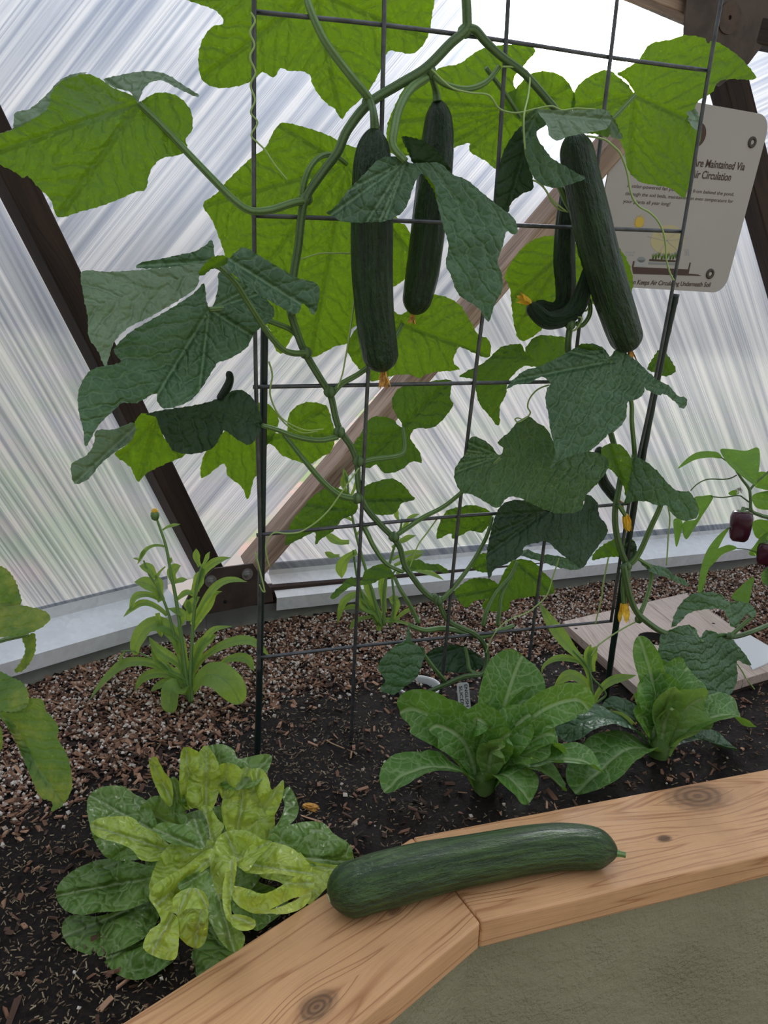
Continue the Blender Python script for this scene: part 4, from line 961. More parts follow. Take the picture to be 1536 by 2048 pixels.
l = leaf(v2, 2, '790,872 720,868 660,890 610,940 570,1010 588,1060 592,1100 606,1207 634,1253 704,1210 722,1150 760,1112 815,1110 870,1120 920,1110 1000,1110 1030,1085 1040,1030 1020,960 980,905 920,890 850,880 818,900', (818, 892), -0.06, 0, -0.1, 'young', tips=[(570, 1010), (634, 1253), (1040, 1030), (1000, 1110), (720, 868)])
l = leaf(v2, 5, '270,300 262,262 275,240 300,205 345,185 420,190 480,202 475,270 420,332 340,352 262,345 212,380 172,432 160,500 130,560 125,660 72,602 22,540 2,450 5,420 -60,405 -85,402 -40,372 5,352 60,318 130,252 180,236 240,232 258,265', (272, 300), -0.055, 0, 0.05, 'shade', tips=[(125, 660), (-85, 402), (480, 202), (180, 236)])
l = leaf(v2, 5, '165,466 188,430 210,410 260,370 330,350 420,310 520,255 555,236 620,230 680,258 705,298 722,280 742,260 780,250 800,285 850,320 900,370 960,420 1020,452 1060,500 1112,520 1092,572 1050,535 990,490 968,500 900,470 882,440 888,482 850,520 800,536 790,620 742,680 700,702 660,742 600,790 520,810 440,842 390,886 420,820 410,742 395,680 385,600 370,530 376,470 395,438 350,402 280,436 220,442',
         (707, 322), 0.06, 0.1, 0.5, 'mature', tips=[(390, 886), (165, 466), (1110, 545), (560, 236), (850, 520)], wav=0.008,
         extra=[(5, '540,246 560,230 600,232 650,248 690,275 700,300 640,280 590,262', 0.04, 0, -0.5, 'shade')])
petiole(l, 5, '838,870,-0.02 835,780,-0.01 822,640,0.0 818,530,0.0 770,410,0.02 707,322,0.05', 0.01)
l = leaf(v2, 5, '822,812 862,830 900,850 960,902 1010,960 1060,1000 1120,1005 1150,1040 1172,1090 1160,1140 1090,1156 1032,1120 1010,1080 950,1075 900,1056 830,1055 782,1072 800,1000 815,900', (825, 830), 0.03, 0.3, 0.2, 'mature', tips=[(1165, 1130), (782, 1072), (1060, 1000)], wav=0.008,
         extra=[(5, '668,832 662,782 700,755 762,760 800,800 825,850 815,960 792,1030 780,980 742,920 682,860', 0.045, -0.2, -0.1, 'shade', {'c': (5, (700, 765))})])
petiole(l, 5, '795,1392,0.0 830,1370,0.005 870,1310,0.01 920,1195,0.02 960,1110,0.03 975,1070,0.035', 0.02, r=[0.005, 0.0045, 0.004])
l = leaf(v2, 5, '615,1362 630,1320 680,1280 742,1250 800,1248 832,1262 846,1310 800,1350 742,1346 680,1350', (845, 1310), -0.02, 0, 0.3, 'shade', tips=[(615, 1360)], extra=[(5, '790,1280 830,1262 846,1300 840,1340 800,1375 770,1350', 0.0, 0, 0, 'dark')])
l = leaf(v2, 5, '862,1366 900,1380 960,1395 1002,1405 1040,1440 1092,1462 1122,1500 1062,1482 1000,1452 932,1430 892,1402', (900, 1390), 0.0, 0.0, 0.6, 'mature', tips=[(1122, 1500)])
petiole(l, 5, '868,1640,0.02 900,1560,0.01 925,1460,0.0 915,1400,0.0 880,1372,0.0 845,1350,0.0', 0.0)
l = leaf(v2, 5, '235,1332 270,1308 330,1330 420,1340 500,1358 562,1390 530,1415 440,1402 350,1372 280,1352', (240, 1330), -0.08, 0, 0.6, 'mature', tips=[(562, 1395)])
l = leaf(v2, 5, '905,362 930,310 966,262 1000,280 1030,320 1052,372 1000,400 960,386', (985, 300), -0.03, 0, 0, 'shade')
l = leaf(v2, 9, '1116,404 1108,380 1098,360 1085,330 1040,310 980,320 920,345 870,375 862,440 835,542 930,540 980,545 1010,580 1050,640 1100,720 1150,760 1168,800 1172,912 1200,870 1250,800 1310,730 1346,640 1342,532 1380,545 1432,562 1400,500 1352,442 1310,400 1262,396 1220,360 1162,342 1130,365 1122,398',
         (1118, 412), 0.05, 0.0, 0.5, 'mature', tips=[(1172, 912), (835, 542), (1432, 562), (1040, 310), (1162, 342)], wav=0.008)
petiole(l, 9, '1300,378,0.0 1250,370,0.0 1180,385,0.01 1118,412,0.03', 0.02)
l = leaf(v2, 9, '940,322 960,240 1010,160 1082,115 1180,105 1252,125 1290,165 1370,165 1432,185 1466,240 1440,262 1400,240 1350,310 1310,322 1290,270 1250,212 1180,210 1100,220 1040,240 990,292', (1300, 182), 0.02, 0.0, 0.5, 'mature', tips=[(940, 322), (1460, 245), (1310, 320), (1180, 105)])
petiole(l, 9, '1300,378,0.0 1340,345,0.0 1400,290,0.0 1430,250,0.0 1300,182,0.0', 0.01, r=[0.004, 0.004, 0.003])
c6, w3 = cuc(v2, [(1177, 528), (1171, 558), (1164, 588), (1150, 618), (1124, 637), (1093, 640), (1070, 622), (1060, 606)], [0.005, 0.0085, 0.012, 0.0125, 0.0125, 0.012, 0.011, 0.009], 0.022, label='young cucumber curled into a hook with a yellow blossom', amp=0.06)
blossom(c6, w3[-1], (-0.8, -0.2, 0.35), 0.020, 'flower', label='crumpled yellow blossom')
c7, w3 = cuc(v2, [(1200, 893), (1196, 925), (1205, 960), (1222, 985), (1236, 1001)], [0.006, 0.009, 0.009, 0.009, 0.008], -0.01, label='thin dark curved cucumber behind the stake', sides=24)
blossom(c7, w3[-1], (0.5, -0.1, -0.5), 0.016, label='withered orange blossom')
q = P(5, [(790, 1130), (783, 1590)])
blossom(v2, at(*q[0], 0.03), (0.25, -0.2, -1), 0.028, 'flower', open_=0.05, label='closed yellow blossom'); blossom(v2, at(*q[1], 0.03), (0.05, -0.2, -1), 0.034, 'flower', open_=0.18, label='hanging yellow blossom')
pxtube('ovary', v2, 5, '798,1400 785,1450 780,1520 783,1600', [0.004, 0.0055, 0.0055, 0.004], 'petiole', 0.03)
pxtube('ovary', v2, 5, '752,1075 770,1100 790,1135', [0.003, 0.004, 0.003], 'petiole', 0.03)
for k, pts, off in [(2, '870,500 905,505 940,515 965,535 990,560 1008,600 1020,640 1028,690 1040,730 1065,760 1100,780 1130,810 1150,850 1160,900 1162,950 1175,1000 1190,1030', 0.04),
                    (5, '1012,1080 1022,1150 1014,1230 1010,1300 1004,1390', 0.02), (5, '700,1350 685,1420 670,1500 665,1550 650,1620 630,1700', 0.01),
                    (9, '970,545,0.04 975,620,0.04 990,690,0.04 1040,760,0.05 1090,810,0.05 1130,880,0.05 1155,960,0.05 1165,1050,0.05 1158,1130,0.05 1130,1215,0.04 1105,1262,0.03', 0.02),
                    (9, '725,285 680,308 640,330 560,380 510,415 480,440 455,480 440,500', 0.02), (9, '1345,550 1375,595 1400,640 1430,680 1470,730 1500,770 1540,800', 0.02),
                    (2, '872,1060 860,1100 840,1130 870,1140 900,1080 905,1040', 0.02), (5, '500,130 530,90 560,100 520,160 480,120 520,110', 0.03)]:
    pxtube('tendril', v2, k, pts, [0.0014, 0.0014, 0.0012], 'tendril', off, sides=6)

# ================================================================== PLANTS IN THE SOIL
def nrm(v):
    v = np.asarray(v, float); return v/(np.linalg.norm(v)+1e-12)
PROF = {'spoon': [0.28, 0.30, 0.40, 0.62, 0.86, 1.0, 1.05, 1.05, 1.0], 'oval': [0.30, 0.45, 0.72, 0.92, 1.0, 1.02, 1.0, 0.95, 0.9],
        'lance': [0.35, 0.42, 0.60, 0.85, 1.0, 0.92, 0.70, 0.38, 0.03], 'strap': [0.55, 0.55, 0.62, 0.75, 0.92, 1.0, 0.85, 0.50, 0.04],
        'round': [0.22, 0.36, 0.62, 0.86, 1.0, 1.08, 1.12, 1.12, 1.1]}
def strap_geo(path, width, prof='oval', hint=(0, -0.5, 0.85), cup=0.15, ruffle=0.0, crinkle=0.0, twist=0.0, nu=26, nv=15, edge_curl=0.0, wedge=0.0):
    """blade swept along a centre line: cup lifts the edges, ruffle waves them, edge_curl rolls them over"""
    c_ = catmull(path, 10); L = np.concatenate([[0], np.cumsum(np.linalg.norm(np.diff(c_, axis=0), axis=1))])
    u = np.sin(np.linspace(0, 1, nu)*math.pi/2)**1.15; rnd = prof in ('spoon', 'oval', 'round'); u[-1] = 1.0
    pos = np.stack([np.interp(u*L[-1], L, c_[:, q]) for q in range(3)], 1)
    T = np.gradient(pos, axis=0); T /= np.linalg.norm(T, axis=1)[:, None]+1e-9
    wd = np.interp(u, np.linspace(0, 1, 9), PROF[prof])
    if rnd: wd = wd*np.sqrt(np.clip(1-np.clip((u-0.72)/0.28, 0, 1)**2.4, 0.0004, 1))
    seed = random.uniform(0, 100); ph1, ph2 = random.uniform(0, 6), random.uniform(0, 6)
    V = []; Fc = []; UV = []; h0 = nrm(hint)
    prevS = None
    for i in range(nu):
        S = np.cross(T[i], h0)
        if np.linalg.norm(S) < 0.15 and prevS is not None: S = prevS
        S = nrm(S)
        if prevS is not None and np.dot(S, prevS) < 0: S = -S
        prevS = S
        Nn = np.cross(S, T[i]);
        if np.dot(Nn, h0) < 0: Nn = -Nn
        tw = twist*u[i]; S2 = S*math.cos(tw)+Nn*math.sin(tw); N2 = Nn*math.cos(tw)-S*math.sin(tw)
        hw = wd[i]*width/2
        for j in range(nv):
            q = -1+2*j/(nv-1); ph = ph1 if q < 0 else ph2; aq = abs(q)
            lat = q*hw; out = cup*hw*aq**1.6 - 0.10*hw*math.exp(-(q/0.12)**2)
            out += ruffle*width*(aq**2.2)*math.sin(u[i]*17+ph+2*noise.noise(Vector((u[i]*4, q, seed))))*min(1, u[i]*3)
            if edge_curl and aq > 0.55:
                e = (aq-0.55)/0.45; lat *= 1-0.30*e*abs(edge_curl); out += edge_curl*hw*0.7*e
            out += crinkle*noise.noise(Vector((u[i]*L[-1]*38+seed, lat*38, seed*.3)))*min(1, u[i]*3) + 0.6*crinkle*noise.noise(Vector((u[i]*L[-1]*90+seed, lat*90, seed*.3)))
            V.append(pos[i] + S2*lat + N2*out + T[i]*(-wedge*aq*hw))
    for i in range(nu-1):
        for j in range(nv-1):
            k = i*nv+j; f = (k, k+1, k+nv+1, k+nv); Fc.append(f)
            for a_ in f:
                ii, jj = divmod(a_, nv); UV.append((u[ii]*L[-1], (-1+2*jj/(nv-1))*wd[ii]*width/2))
    return V, Fc, UV
def strap(parent, path, width, mat, name='leaf', **kw):
    V, Fc, UV = strap_geo(path, width, **kw); return mesh(name, V, Fc, M[mat], parent, True, UV)
def ground(px, py, h=0.0): return onz(px, py, SOILZ+h)

# ---- butterhead lettuce at the front
R0 = ground(425, 1755, 0.0)
lt = empty('butterhead_lettuce', R0, 'loose yellow-green butterhead lettuce with crinkled outer leaves beside the timber cap', 'lettuce')
def head_leaf(parent, R, tip, width, mat, arch=0.03, start=0.15, prof='round', lift=0.0, tipdrop=0.0, **kw):
    """root -> rising middle -> tip"""
    d = tip-R; h = np.array([d[0], d[1], 0]); p0 = R + h*0.04 + np.array([0, 0, 0.012]); p1 = R + h*0.42 + np.array([0, 0, max(0.02, d[2]*0.55)+arch]); p2 = R+h*0.8+np.array([0, 0, d[2]*0.95+arch*0.75])
    hd = nrm(h) if np.linalg.norm(h) > 0.01 else np.array([0, -1.0, 0])
    steep = np.clip(d[2]/(np.linalg.norm(h)+1e-6), 0, 3)
    hint = nrm(np.array([0, 0, 1.0]) - hd*min(1.6, steep)*0.9)
    kw.setdefault('hint', hint)
    return strap(parent, [p0, p1, p2, tip], width, mat, prof=prof, **kw)
gm = lambda px, py, off=0.0: onz(px, py, SOILZ+max(off, 0.002))
def bl(outline, c, Y, off=0.0, a=0.0, b=0.0, mat='butter', **kw):
    """one lettuce leaf: Y None lies over the soil at height OFF, otherwise stands at depth Y from the heart"""
    kw.setdefault('wav', 0.021); kw.setdefault('tooth', 0.9); kw.setdefault('fold', 0.007)
    return leaf(lt, 8, outline, c, off, a, b, mat, mapf=gm if Y is None else atd(float(R0[1])+Y), step=5.0, **kw)
bl('600,450 700,380 900,330 1050,450 1080,560 1000,680 850,780 700,760 600,650', (840, 560), None, 0.030, mat='butter_out')
bl('352,345 360,285 400,255 450,245 505,250 545,280 585,300 615,345 640,420 655,490 620,530 520,548 440,540 400,500 372,440', (700, 470), None, 0.045, -0.2, -0.25, 'butter_out')
bl('365,405 395,378 460,370 530,372 570,405 620,430 670,470 690,505 640,548 570,545 535,505 480,478 420,462 380,440', (720, 520), None, 0.085, -0.1, -0.1)
bl('226,690 240,640 290,592 350,562 400,545 480,540 570,560 625,585 640,650 620,700 540,738 480,752 400,757 330,768 262,748', (660, 610), None, 0.050, 0.15, -0.25, 'butter_out')
bl('250,835 262,785 310,768 400,772 500,742 580,712 650,700 650,760 610,835 560,875 480,912 400,935 320,915 275,885', (680, 680), None, 0.030, 0.1, -0.2, 'butter_out')
bl('412,935 500,900 580,872 650,850 720,900 710,945 650,992 600,1020 540,1030 480,1012 440,978', (690, 800), None, 0.014, 0.1, -0.1, 'butter_out')
bl('700,800 720,760 800,770 900,820 975,880 940,930 860,985 780,1026 735,1000 712,930 703,860', (780, 720), None, 0.016, 0.0, -0.15, 'butter_out')
bl('1060,500 1110,435 1160,408 1240,390 1310,398 1350,440 1410,480 1430,540 1415,588 1350,608 1280,625 1200,600 1130,560', (1020, 520), None, 0.052, 0.0, -0.15, 'butter_out')
bl('1080,440 1120,400 1150,330 1140,280 1165,248 1185,270 1205,320 1205,355 1185,390 1130,425', (1060, 450), None, 0.060, 0.0, -0.1, 'butter_out')
bl('830,100 850,82 900,78 945,100 960,135 1000,130 1060,118 1098,124 1090,170 1062,215 1020,250 920,260 850,200', (900, 330), None, 0.090, 0, -0.35, 'butter_out')
bl('900,640 960,620 1060,640 1150,680 1160,740 1090,800 1040,832 990,800 930,740', (900, 620), None, 0.028, 0, -0.1, 'butter_out')
bl('1000,520 1080,470 1180,488 1240,540 1290,558 1385,572 1405,600 1340,640 1275,705 1240,722 1140,640 1050,610', (960, 500), None, 0.062, 0.0, -0.2)
# standing leaves behind the heart
bl('690,215 715,218 742,270 755,340 700,350 680,290', (740, 400), 0.05, 0, 0, 0.3, 'butter_out')
bl('565,340 610,292 660,288 710,305 745,345 755,395 700,412 640,398 590,382', (760, 430), 0.03, 0, 0, 0.7, 'butter_out')
bl('603,150 612,132 632,130 648,158 668,195 692,225 700,280 690,330 655,298 628,245 610,195', (720, 370), 0.04, 0, 0, 0.2)
bl('725,210 730,120 748,88 785,100 806,118 798,200 780,300 765,345 738,320 726,260', (780, 420), 0.045, 0, 0, 0.25)
bl('885,165 930,153 975,180 960,230 940,280 900,300 880,230', (900, 380), 0.05, 0, 0, 0.3)
bl('1012,190 1055,176 1085,215 1100,262 1145,222 1143,285 1118,350 1090,380 1050,300', (1000, 420), 0.05, 0, 0, 0.3)
bl('754,300 760,225 785,165 805,110 831,82 858,108 884,160 890,230 876,300 850,350 815,345 790,335 768,338', (830, 430), 0.03, 0, 0, 0.35, cup=0.25)
bl('895,330 905,290 935,262 945,220 968,185 1000,170 1038,195 1070,250 1100,325 1112,400 1098,455 1062,482 1020,470 940,460 905,400', (950, 500), 0.02, 0, 0, 0.4, cup=0.35)
# folded leaves over the heart
bl('618,418 660,393 740,402 790,378 822,395 836,450 820,500 750,490 690,478 640,445', (830, 510), None, 0.12, 0, -0.12, 'butter_out')
bl('815,330 850,330 880,380 905,410 870,470 850,470 840,400', (860, 500), None, 0.085, 0, -0.12)
bl('855,640 850,560 862,500 885,450 930,426 1000,428 1060,462 1100,475 1040,540 1000,590 960,570 940,545 920,620 900,695 880,700', (960, 540), None, 0.099, 0, -0.12, 'butter', bumps=[(480, 1700, -0.02, 25)])
bl('1000,500 1060,470 1110,475 1180,498 1245,555 1268,605 1200,612 1120,600 1040,602 980,585', (980, 560), None, 0.092, 0, -0.12)
bl('932,652 1000,662 1060,682 1120,660 1180,620 1228,604 1266,620 1270,655 1242,682 1180,702 1120,732 1050,762 1000,752 950,716', (930, 640), None, 0.106, 0, -0.12, cup=-0.2, bumps=[(505, 1790, 0.02, 20), (560, 1775, 0.02, 20), (610, 1765, 0.02, 20)])
bl('1052,762 1130,735 1200,705 1252,672 1255,700 1218,742 1150,764 1090,762', (1060, 740), None, 0.103, 0, -0.12)
bl('605,640 640,542 680,490 730,448 790,470 862,465 872,505 810,560 745,590 690,618 640,662 612,705', (860, 500), None, 0.092, 0, -0.12)
bl('720,640 800,590 850,600 870,660 905,740 935,800 985,845 984,890 942,918 890,872 850,800 800,720 740,680', (850, 580), None, 0.106, 0, -0.12, 'butter_out')
bl('603,690 622,648 680,610 760,562 828,508 868,505 856,560 800,605 780,640 812,690 838,735 842,800 832,870 802,902 762,892 722,852 704,795 716,768 680,755 640,745 612,718', (850, 540), None, 0.113, 0, -0.12, cup=0.2, bumps=[(360, 1790, -0.035, 22), (400, 1840, 0.02, 25)])
bl('610,705 650,742 700,762 722,800 715,935 665,948 600,922 578,890 605,830 650,790', (760, 650), None, 0.110, 0, -0.12, 'butter')
bl('700,700 760,660 820,672 842,740 760,742 715,768', (780, 640), None, 0.123, 0, -0.12)
bl('903,640 930,548 956,556 948,640 932,720 940,795 916,782 900,720', (935, 560), None, 0.127, 0, -0.12)
bl('930,770 980,768 1030,790 1025,822 980,832 940,812', (930, 770), None, 0.106, 0, -0.12)
tube('core', [R0-np.array([0, 0, 0.01]), R0+np.array([0, 0, 0.03]), R0+np.array([0, 0, 0.05])], [0.022, 0.02, 0.008], M['romaine_pale'], lt, 12)

# ---- romaine lettuces
def romaine(R, label, leaves):
    e = empty('romaine_lettuce', R, label, 'lettuce', None)
    for (mode, px, py, q, w_, mt, kw) in leaves:
        kw = dict(kw)
        tip = ony(px, py, R[1]+q) if mode == 'V' else onz(px, py, SOILZ+q)
        kw.setdefault('prof', 'spoon'); kw.setdefault('cup', 0.35); kw.setdefault('ruffle', 0.035)
        if mode == 'V':
            d = tip-R; out = nrm([d[0], d[1], 0]); a_ = kw.pop('arch', 0.02); hint = kw.pop('hint', (0, -0.9, 0.35))
            mid = R+d*0.5+out*-a_*0.3+np.array([0, 0, a_]); p2 = R+d*0.82+np.array([0, 0, a_*0.8])
            strap(e, [R+np.array([0, 0, 0.005])+out*0.008, mid, p2, tip], w_, mt, hint=hint, crinkle=0.003, nu=30, nv=15, **kw)
        else:
            head_leaf(e, R, tip, w_, mt, crinkle=0.003, nu=30, nv=15, **kw)
    tube('core', [R-np.array([0, 0, 0.012]), R+np.array([0, 0, 0.02]), R+np.array([0, 0, 0.035])], [0.016, 0.017, 0.008], M['romaine_pale'], e, 12)
    return e
R_ = ground(968, 1578)
romaine(R_, 'dark green romaine lettuce growing in front of the white pot and plant marker', [
 ('V', 1045, 1312, 0.10, 0.095, 'romaine', {}), ('V', 1090, 1392, 0.07, 0.062, 'romaine', {}), ('V', 800, 1425, 0.02, 0.070, 'romaine', dict(arch=0.035)), ('V', 868, 1436, 0.05, 0.062, 'romaine', dict(arch=0.03)),
 ('V', 920, 1462, 0.05, 0.05, 'romaine', {}), ('V', 1005, 1405, 0.06, 0.05, 'romaine', {}), ('V', 1062, 1430, 0.01, 0.062, 'romaine', dict(twist=0.4)), ('V', 948, 1452, 0.0, 0.055, 'romaine', dict(arch=0.04)),
 ('V', 858, 1460, -0.01, 0.06, 'romaine', dict(arch=0.03)), ('V', 1020, 1470, -0.02, 0.05, 'romaine', {}), ('V', 1178, 1418, 0.03, 0.055, 'romaine', dict(arch=0.05)), ('V', 1110, 1470, 0.0, 0.06, 'romaine', {}),
 ('G', 768, 1585, 0.035, 0.062, 'romaine', dict(arch=0.035)), ('G', 1060, 1605, 0.01, 0.070, 'romaine', dict(arch=0.02, prof='oval')), ('G', 1204, 1545, 0.04, 0.055, 'romaine', dict(arch=0.03)),
 ('G', 1120, 1500, 0.06, 0.07, 'romaine', {}), ('V', 1000, 1500, -0.03, 0.045, 'romaine_pale', {}), ('G', 1130, 1580, 0.01, 0.05, 'romaine', {})])
R_ = ground(1316, 1512)
romaine(R_, 'upright romaine lettuce with pale ribs in front of the wooden board', [
 ('V', 1278, 1272, 0.05, 0.042, 'romaine', dict(twist=0.3)), ('V', 1338, 1328, 0.06, 0.085, 'romaine', {}), ('V', 1375, 1335, 0.07, 0.08, 'romaine', {}), ('V', 1300, 1345, 0.03, 0.07, 'romaine', {}),
 ('V', 1352, 1376, -0.02, 0.052, 'romaine_pale', {}), ('V', 1412, 1398, 0.0, 0.085, 'romaine_pale', dict(twist=-0.4)), ('V', 1345, 1420, -0.03, 0.035, 'romaine_pale', {}),
 ('G', 1490, 1452, 0.055, 0.085, 'romaine', dict(arch=0.035)), ('G', 1470, 1495, 0.004, 0.06, 'mature', dict(arch=0.01)), ('G', 1122, 1478, 0.055, 0.075, 'mature', dict(arch=0.045, cup=0.1)),
 ('G', 1150, 1588, 0.006, 0.085, 'romaine', dict(arch=0.025, prof='oval')), ('G', 1200, 1430, 0.05, 0.05, 'mature', dict(arch=0.03)), ('V', 1270, 1400, 0.02, 0.05, 'romaine', {})])

# ---- calendulas and a seedling
def herb(name, R, label, cat, k, stems, leaves, mat='herb', bud=None):
    e = empty(name, R, label, cat); mp = lambda px, py, off=0.0: ony(px, py, R[1]-off)
    for pts, r in stems: pxtube('stem', e, k, pts, r, 'herbstem', 0.0, mp)
    for pts, w_, *kw in leaves:
        kw = dict(kw[0]) if kw else {}
        w3 = []
        for p in P(k, pts): w3.append(mp(p[0], p[1], p[2] if len(p) > 2 else 0.0))
        kw.setdefault('prof', 'strap'); kw.setdefault('hint', (random.uniform(-.3, .3), -0.6, 0.75))
        strap(e, w3, w_*0.74, mat, cup=0.12, crinkle=0.001, ruffle=0.03, nu=22, nv=9, **kw)
    if bud is not None:
        q = P(k, [bud])[0]; c_ = mp(*q); V, Fc, UV = tube_geo([c_+np.array([0, 0, z]) for z in (-0.009, -0.006, 0, 0.005, 0.007)], [0.001, 0.006, 0.008, 0.0075, 0.005], 12)
        mesh('bud', V, Fc, M['petiole'], e, True, UV)
        V, Fc, UV = tube_geo([c_+np.array([0, 0, z]) for z in (0.005, 0.009, 0.0125)], [0.0048, 0.0055, 0.0035], 10, lambda a_, v_: 1+0.12*math.cos(5*a_))
        o = mesh('petals', V, Fc, M['flower'], e, True, UV); o['label'] = 'yellow tips of the opening bud'
    return e
RC = ground(379, 1402)
herb('calendula', RC, 'pale green calendula with strap leaves and one tall yellow bud by the steel corner plate', 'flower plant', 6,
 [('945,1005 920,850 895,650 870,480 850,380 825,240 800,160 775,90', [0.0042, 0.0036, 0.0028, 0.002]), ('950,1000 945,850 955,650 970,480 985,380 1000,330', [0.004, 0.003, 0.002]), ('930,980 880,750 840,580 790,450 740,370 712,300', [0.0035, 0.0026, 0.0016]),
  ('935,990 830,830 740,780 660,748 600,750', [0.0022, 0.0018, 0.0012])],
 [('925,880 830,835 700,800 600,820 520,890 445,990,0.02', 0.030), ('930,900 840,865 760,862 700,890 672,945', 0.028), ('930,960,0.01 890,930,0.03 850,940,0.04 840,1055,0.05', 0.052, dict(prof='oval')),
  ('960,950,0.01 1010,870,0.03 1080,870,0.05 1150,930,0.06 1190,1010,0.06', 0.066, dict(prof='oval')), ('945,880 965,790 1000,720 1075,665', 0.042), ('950,860 980,760 1050,650 1150,625', 0.020),
  ('945,880 1010,780 1130,710 1250,700 1340,780', 0.028), ('1080,840 1130,790 1220,785 1260,850', 0.026), ('900,700 830,630 740,620 680,700 665,770', 0.044, dict(prof='oval')), ('620,748 600,780 590,820', 0.010),
  ('830,570 760,520 690,515 610,580', 0.020), ('790,490 730,468 670,480 640,550', 0.022), ('800,500 770,440 720,410 665,405', 0.036), ('770,385 740,340 690,325', 0.026), ('800,480 790,420 770,370', 0.02),
  ('950,620 1010,500 1080,420 1150,395 1224,405', 0.026), ('955,640 1020,540 1060,470 1100,452', 0.024), ('975,450 1000,370 1060,310 1145,285', 0.024), ('990,330 975,290 972,240', 0.018), ('1000,330 1020,300 1040,255', 0.016),
  ('955,480 985,400 1010,340', 0.034), ('860,400 850,370 860,345 895,325', 0.030), ('850,420 880,400 930,395', 0.016), ('870,500 920,460 960,465', 0.018), ('940,600 950,520 990,480', 0.028), ('945,560 930,520 925,490', 0.02),
  ('815,230 770,225 720,250 680,320', 0.012), ('805,150 840,130 895,120', 0.010), ('835,320 845,300 850,285', 0.014), ('820,330 790,360 770,400', 0.008), ('780,560 790,620 800,680', 0.02), ('930,860 900,760 870,680 770,610', 0.036),
  ('935,870 870,800 780,740 740,680', 0.03), ('930,900 850,850 780,790 750,730', 0.026), ('935,930 860,900 800,910 745,950', 0.024), ('950,930 980,880 1020,850', 0.022), ('700,290 705,270 720,250', 0.01), ('700,300 680,292 658,288', 0.006), ('880,640 910,590 900,560 830,535', 0.02)],
 bud=(768, 78))
RD = ground(778, 1268)
herb('calendula', RD, 'slender calendula standing behind the trellis wires against the metal sill', 'flower plant', 4,
 [('545,1665 500,1500 450,1330 410,1180 380,1020 370,900', [0.0042, 0.0032, 0.002]), ('560,1665 560,1480 600,1300 640,1180 650,1120', [0.004, 0.003, 0.002]), ('520,1660 460,1540 420,1420 400,1280', [0.0035, 0.0028, 0.002]), ('590,1670 610,1540 600,1420 620,1380', [0.0035, 0.0028, 0.002])],
 [('530,1665 480,1560 420,1510 350,1550 320,1660', 0.026), ('560,1665 520,1600 460,1560 440,1500 430,1480', 0.044), ('420,1290 370,1320 340,1370 342,1425', 0.040), ('380,1240 330,1240 290,1220 250,1190', 0.030), ('330,1310 290,1310 255,1290', 0.022),
  ('600,1270 640,1240 690,1215 722,1205', 0.022), ('640,1140 620,1100 628,1070', 0.018), ('650,1180 690,1120 740,1095', 0.018), ('600,1330 660,1300 720,1290 770,1290', 0.016), ('610,1360 680,1330 760,1300', 0.020), ('620,1400 700,1380 800,1400 865,1435', 0.020),
  ('600,1640 620,1560 600,1530 640,1520', 0.028), ('600,1650 660,1600 720,1570', 0.014), ('560,1600 550,1450 570,1370', 0.03), ('530,1600 480,1480 460,1400', 0.028), ('380,1000 350,950 360,880', 0.02), ('385,1010 410,960 440,880', 0.016), ('375,950 360,900 350,860', 0.014),
  ('400,1130 350,1100 340,1060', 0.016), ('420,1200 460,1160 500,1150', 0.018), ('480,1600 400,1570 340,1590', 0.018), ('500,1620 420,1640 380,1690', 0.02), ('690,1660 560,1640 520,1720', 0.02)])
RS = ground(1182, 1438)
herb('seedling', RS, 'leggy young seedling with arching stalks beside the dark stake base', 'seedling', 9,
 [('440,895 450,800 445,700 420,570 330,470', [0.003, 0.0026, 0.002]), ('445,880 470,800 530,745 500,690 440,620 430,500', [0.0025, 0.002, 0.0016])],
 [('420,575 340,480 260,390 180,280 110,160', 0.040, dict(prof='lance')), ('440,690 400,560 320,520 230,515 150,560 135,610', 0.018), ('440,780 410,680 350,630 290,625 210,690', 0.030), ('430,840 380,780 300,745 215,745', 0.014),
  ('455,790 500,710 580,650 720,622', 0.024), ('435,600 420,500 440,430', 0.022), ('450,600 445,500 480,440', 0.026), ('500,850,0.02 620,870,0.02 700,940,0.02 760,1010,0.02', 0.026), ('445,860 480,828 560,828 570,835', 0.008)])

# ---- tomato foliage hanging in at the left edge, close to the viewer
RT0 = ony(-60, 1500, 0.80)
tom = empty('tomato_plant', (RT0[0], RT0[1], SOILZ), 'yellow-mottled tomato foliage reaching in from the near end of the bed', 'tomato plant')
mt = atd(0.80)
TK = dict(mapf=mt, wav=0.006, tooth=2.5)
leaf(tom, 6, '-60,330 0,328 40,350 75,400 95,455 105,512 60,520 0,515 -60,515', (-60, 420), 0.0, 0, 0.3, 'tomato', tips=[(95, 500)], **TK)
leaf(tom, 6, '-60,520 0,512 80,518 150,530 215,548 250,580 222,620 150,658 60,676 -60,665', (-60, 590), 0.02, 0, 0.5, 'tomato', tips=[(250, 580)], **TK)
leaf(tom, 6, '108,678 140,670 172,662 176,740 152,800 112,846 70,850 104,800 126,740', (140, 665), 0.0, 0, 0, 'tomato', tips=[(100, 845)], **TK)
leaf(tom, 6, '-60,850 0,850 60,880 110,905 140,955 138,1015 100,1040 60,1050 0,1045 -60,1040', (-60, 950), 0.03, 0, 0.5, 'tomato', tips=[(140, 980)], **TK)
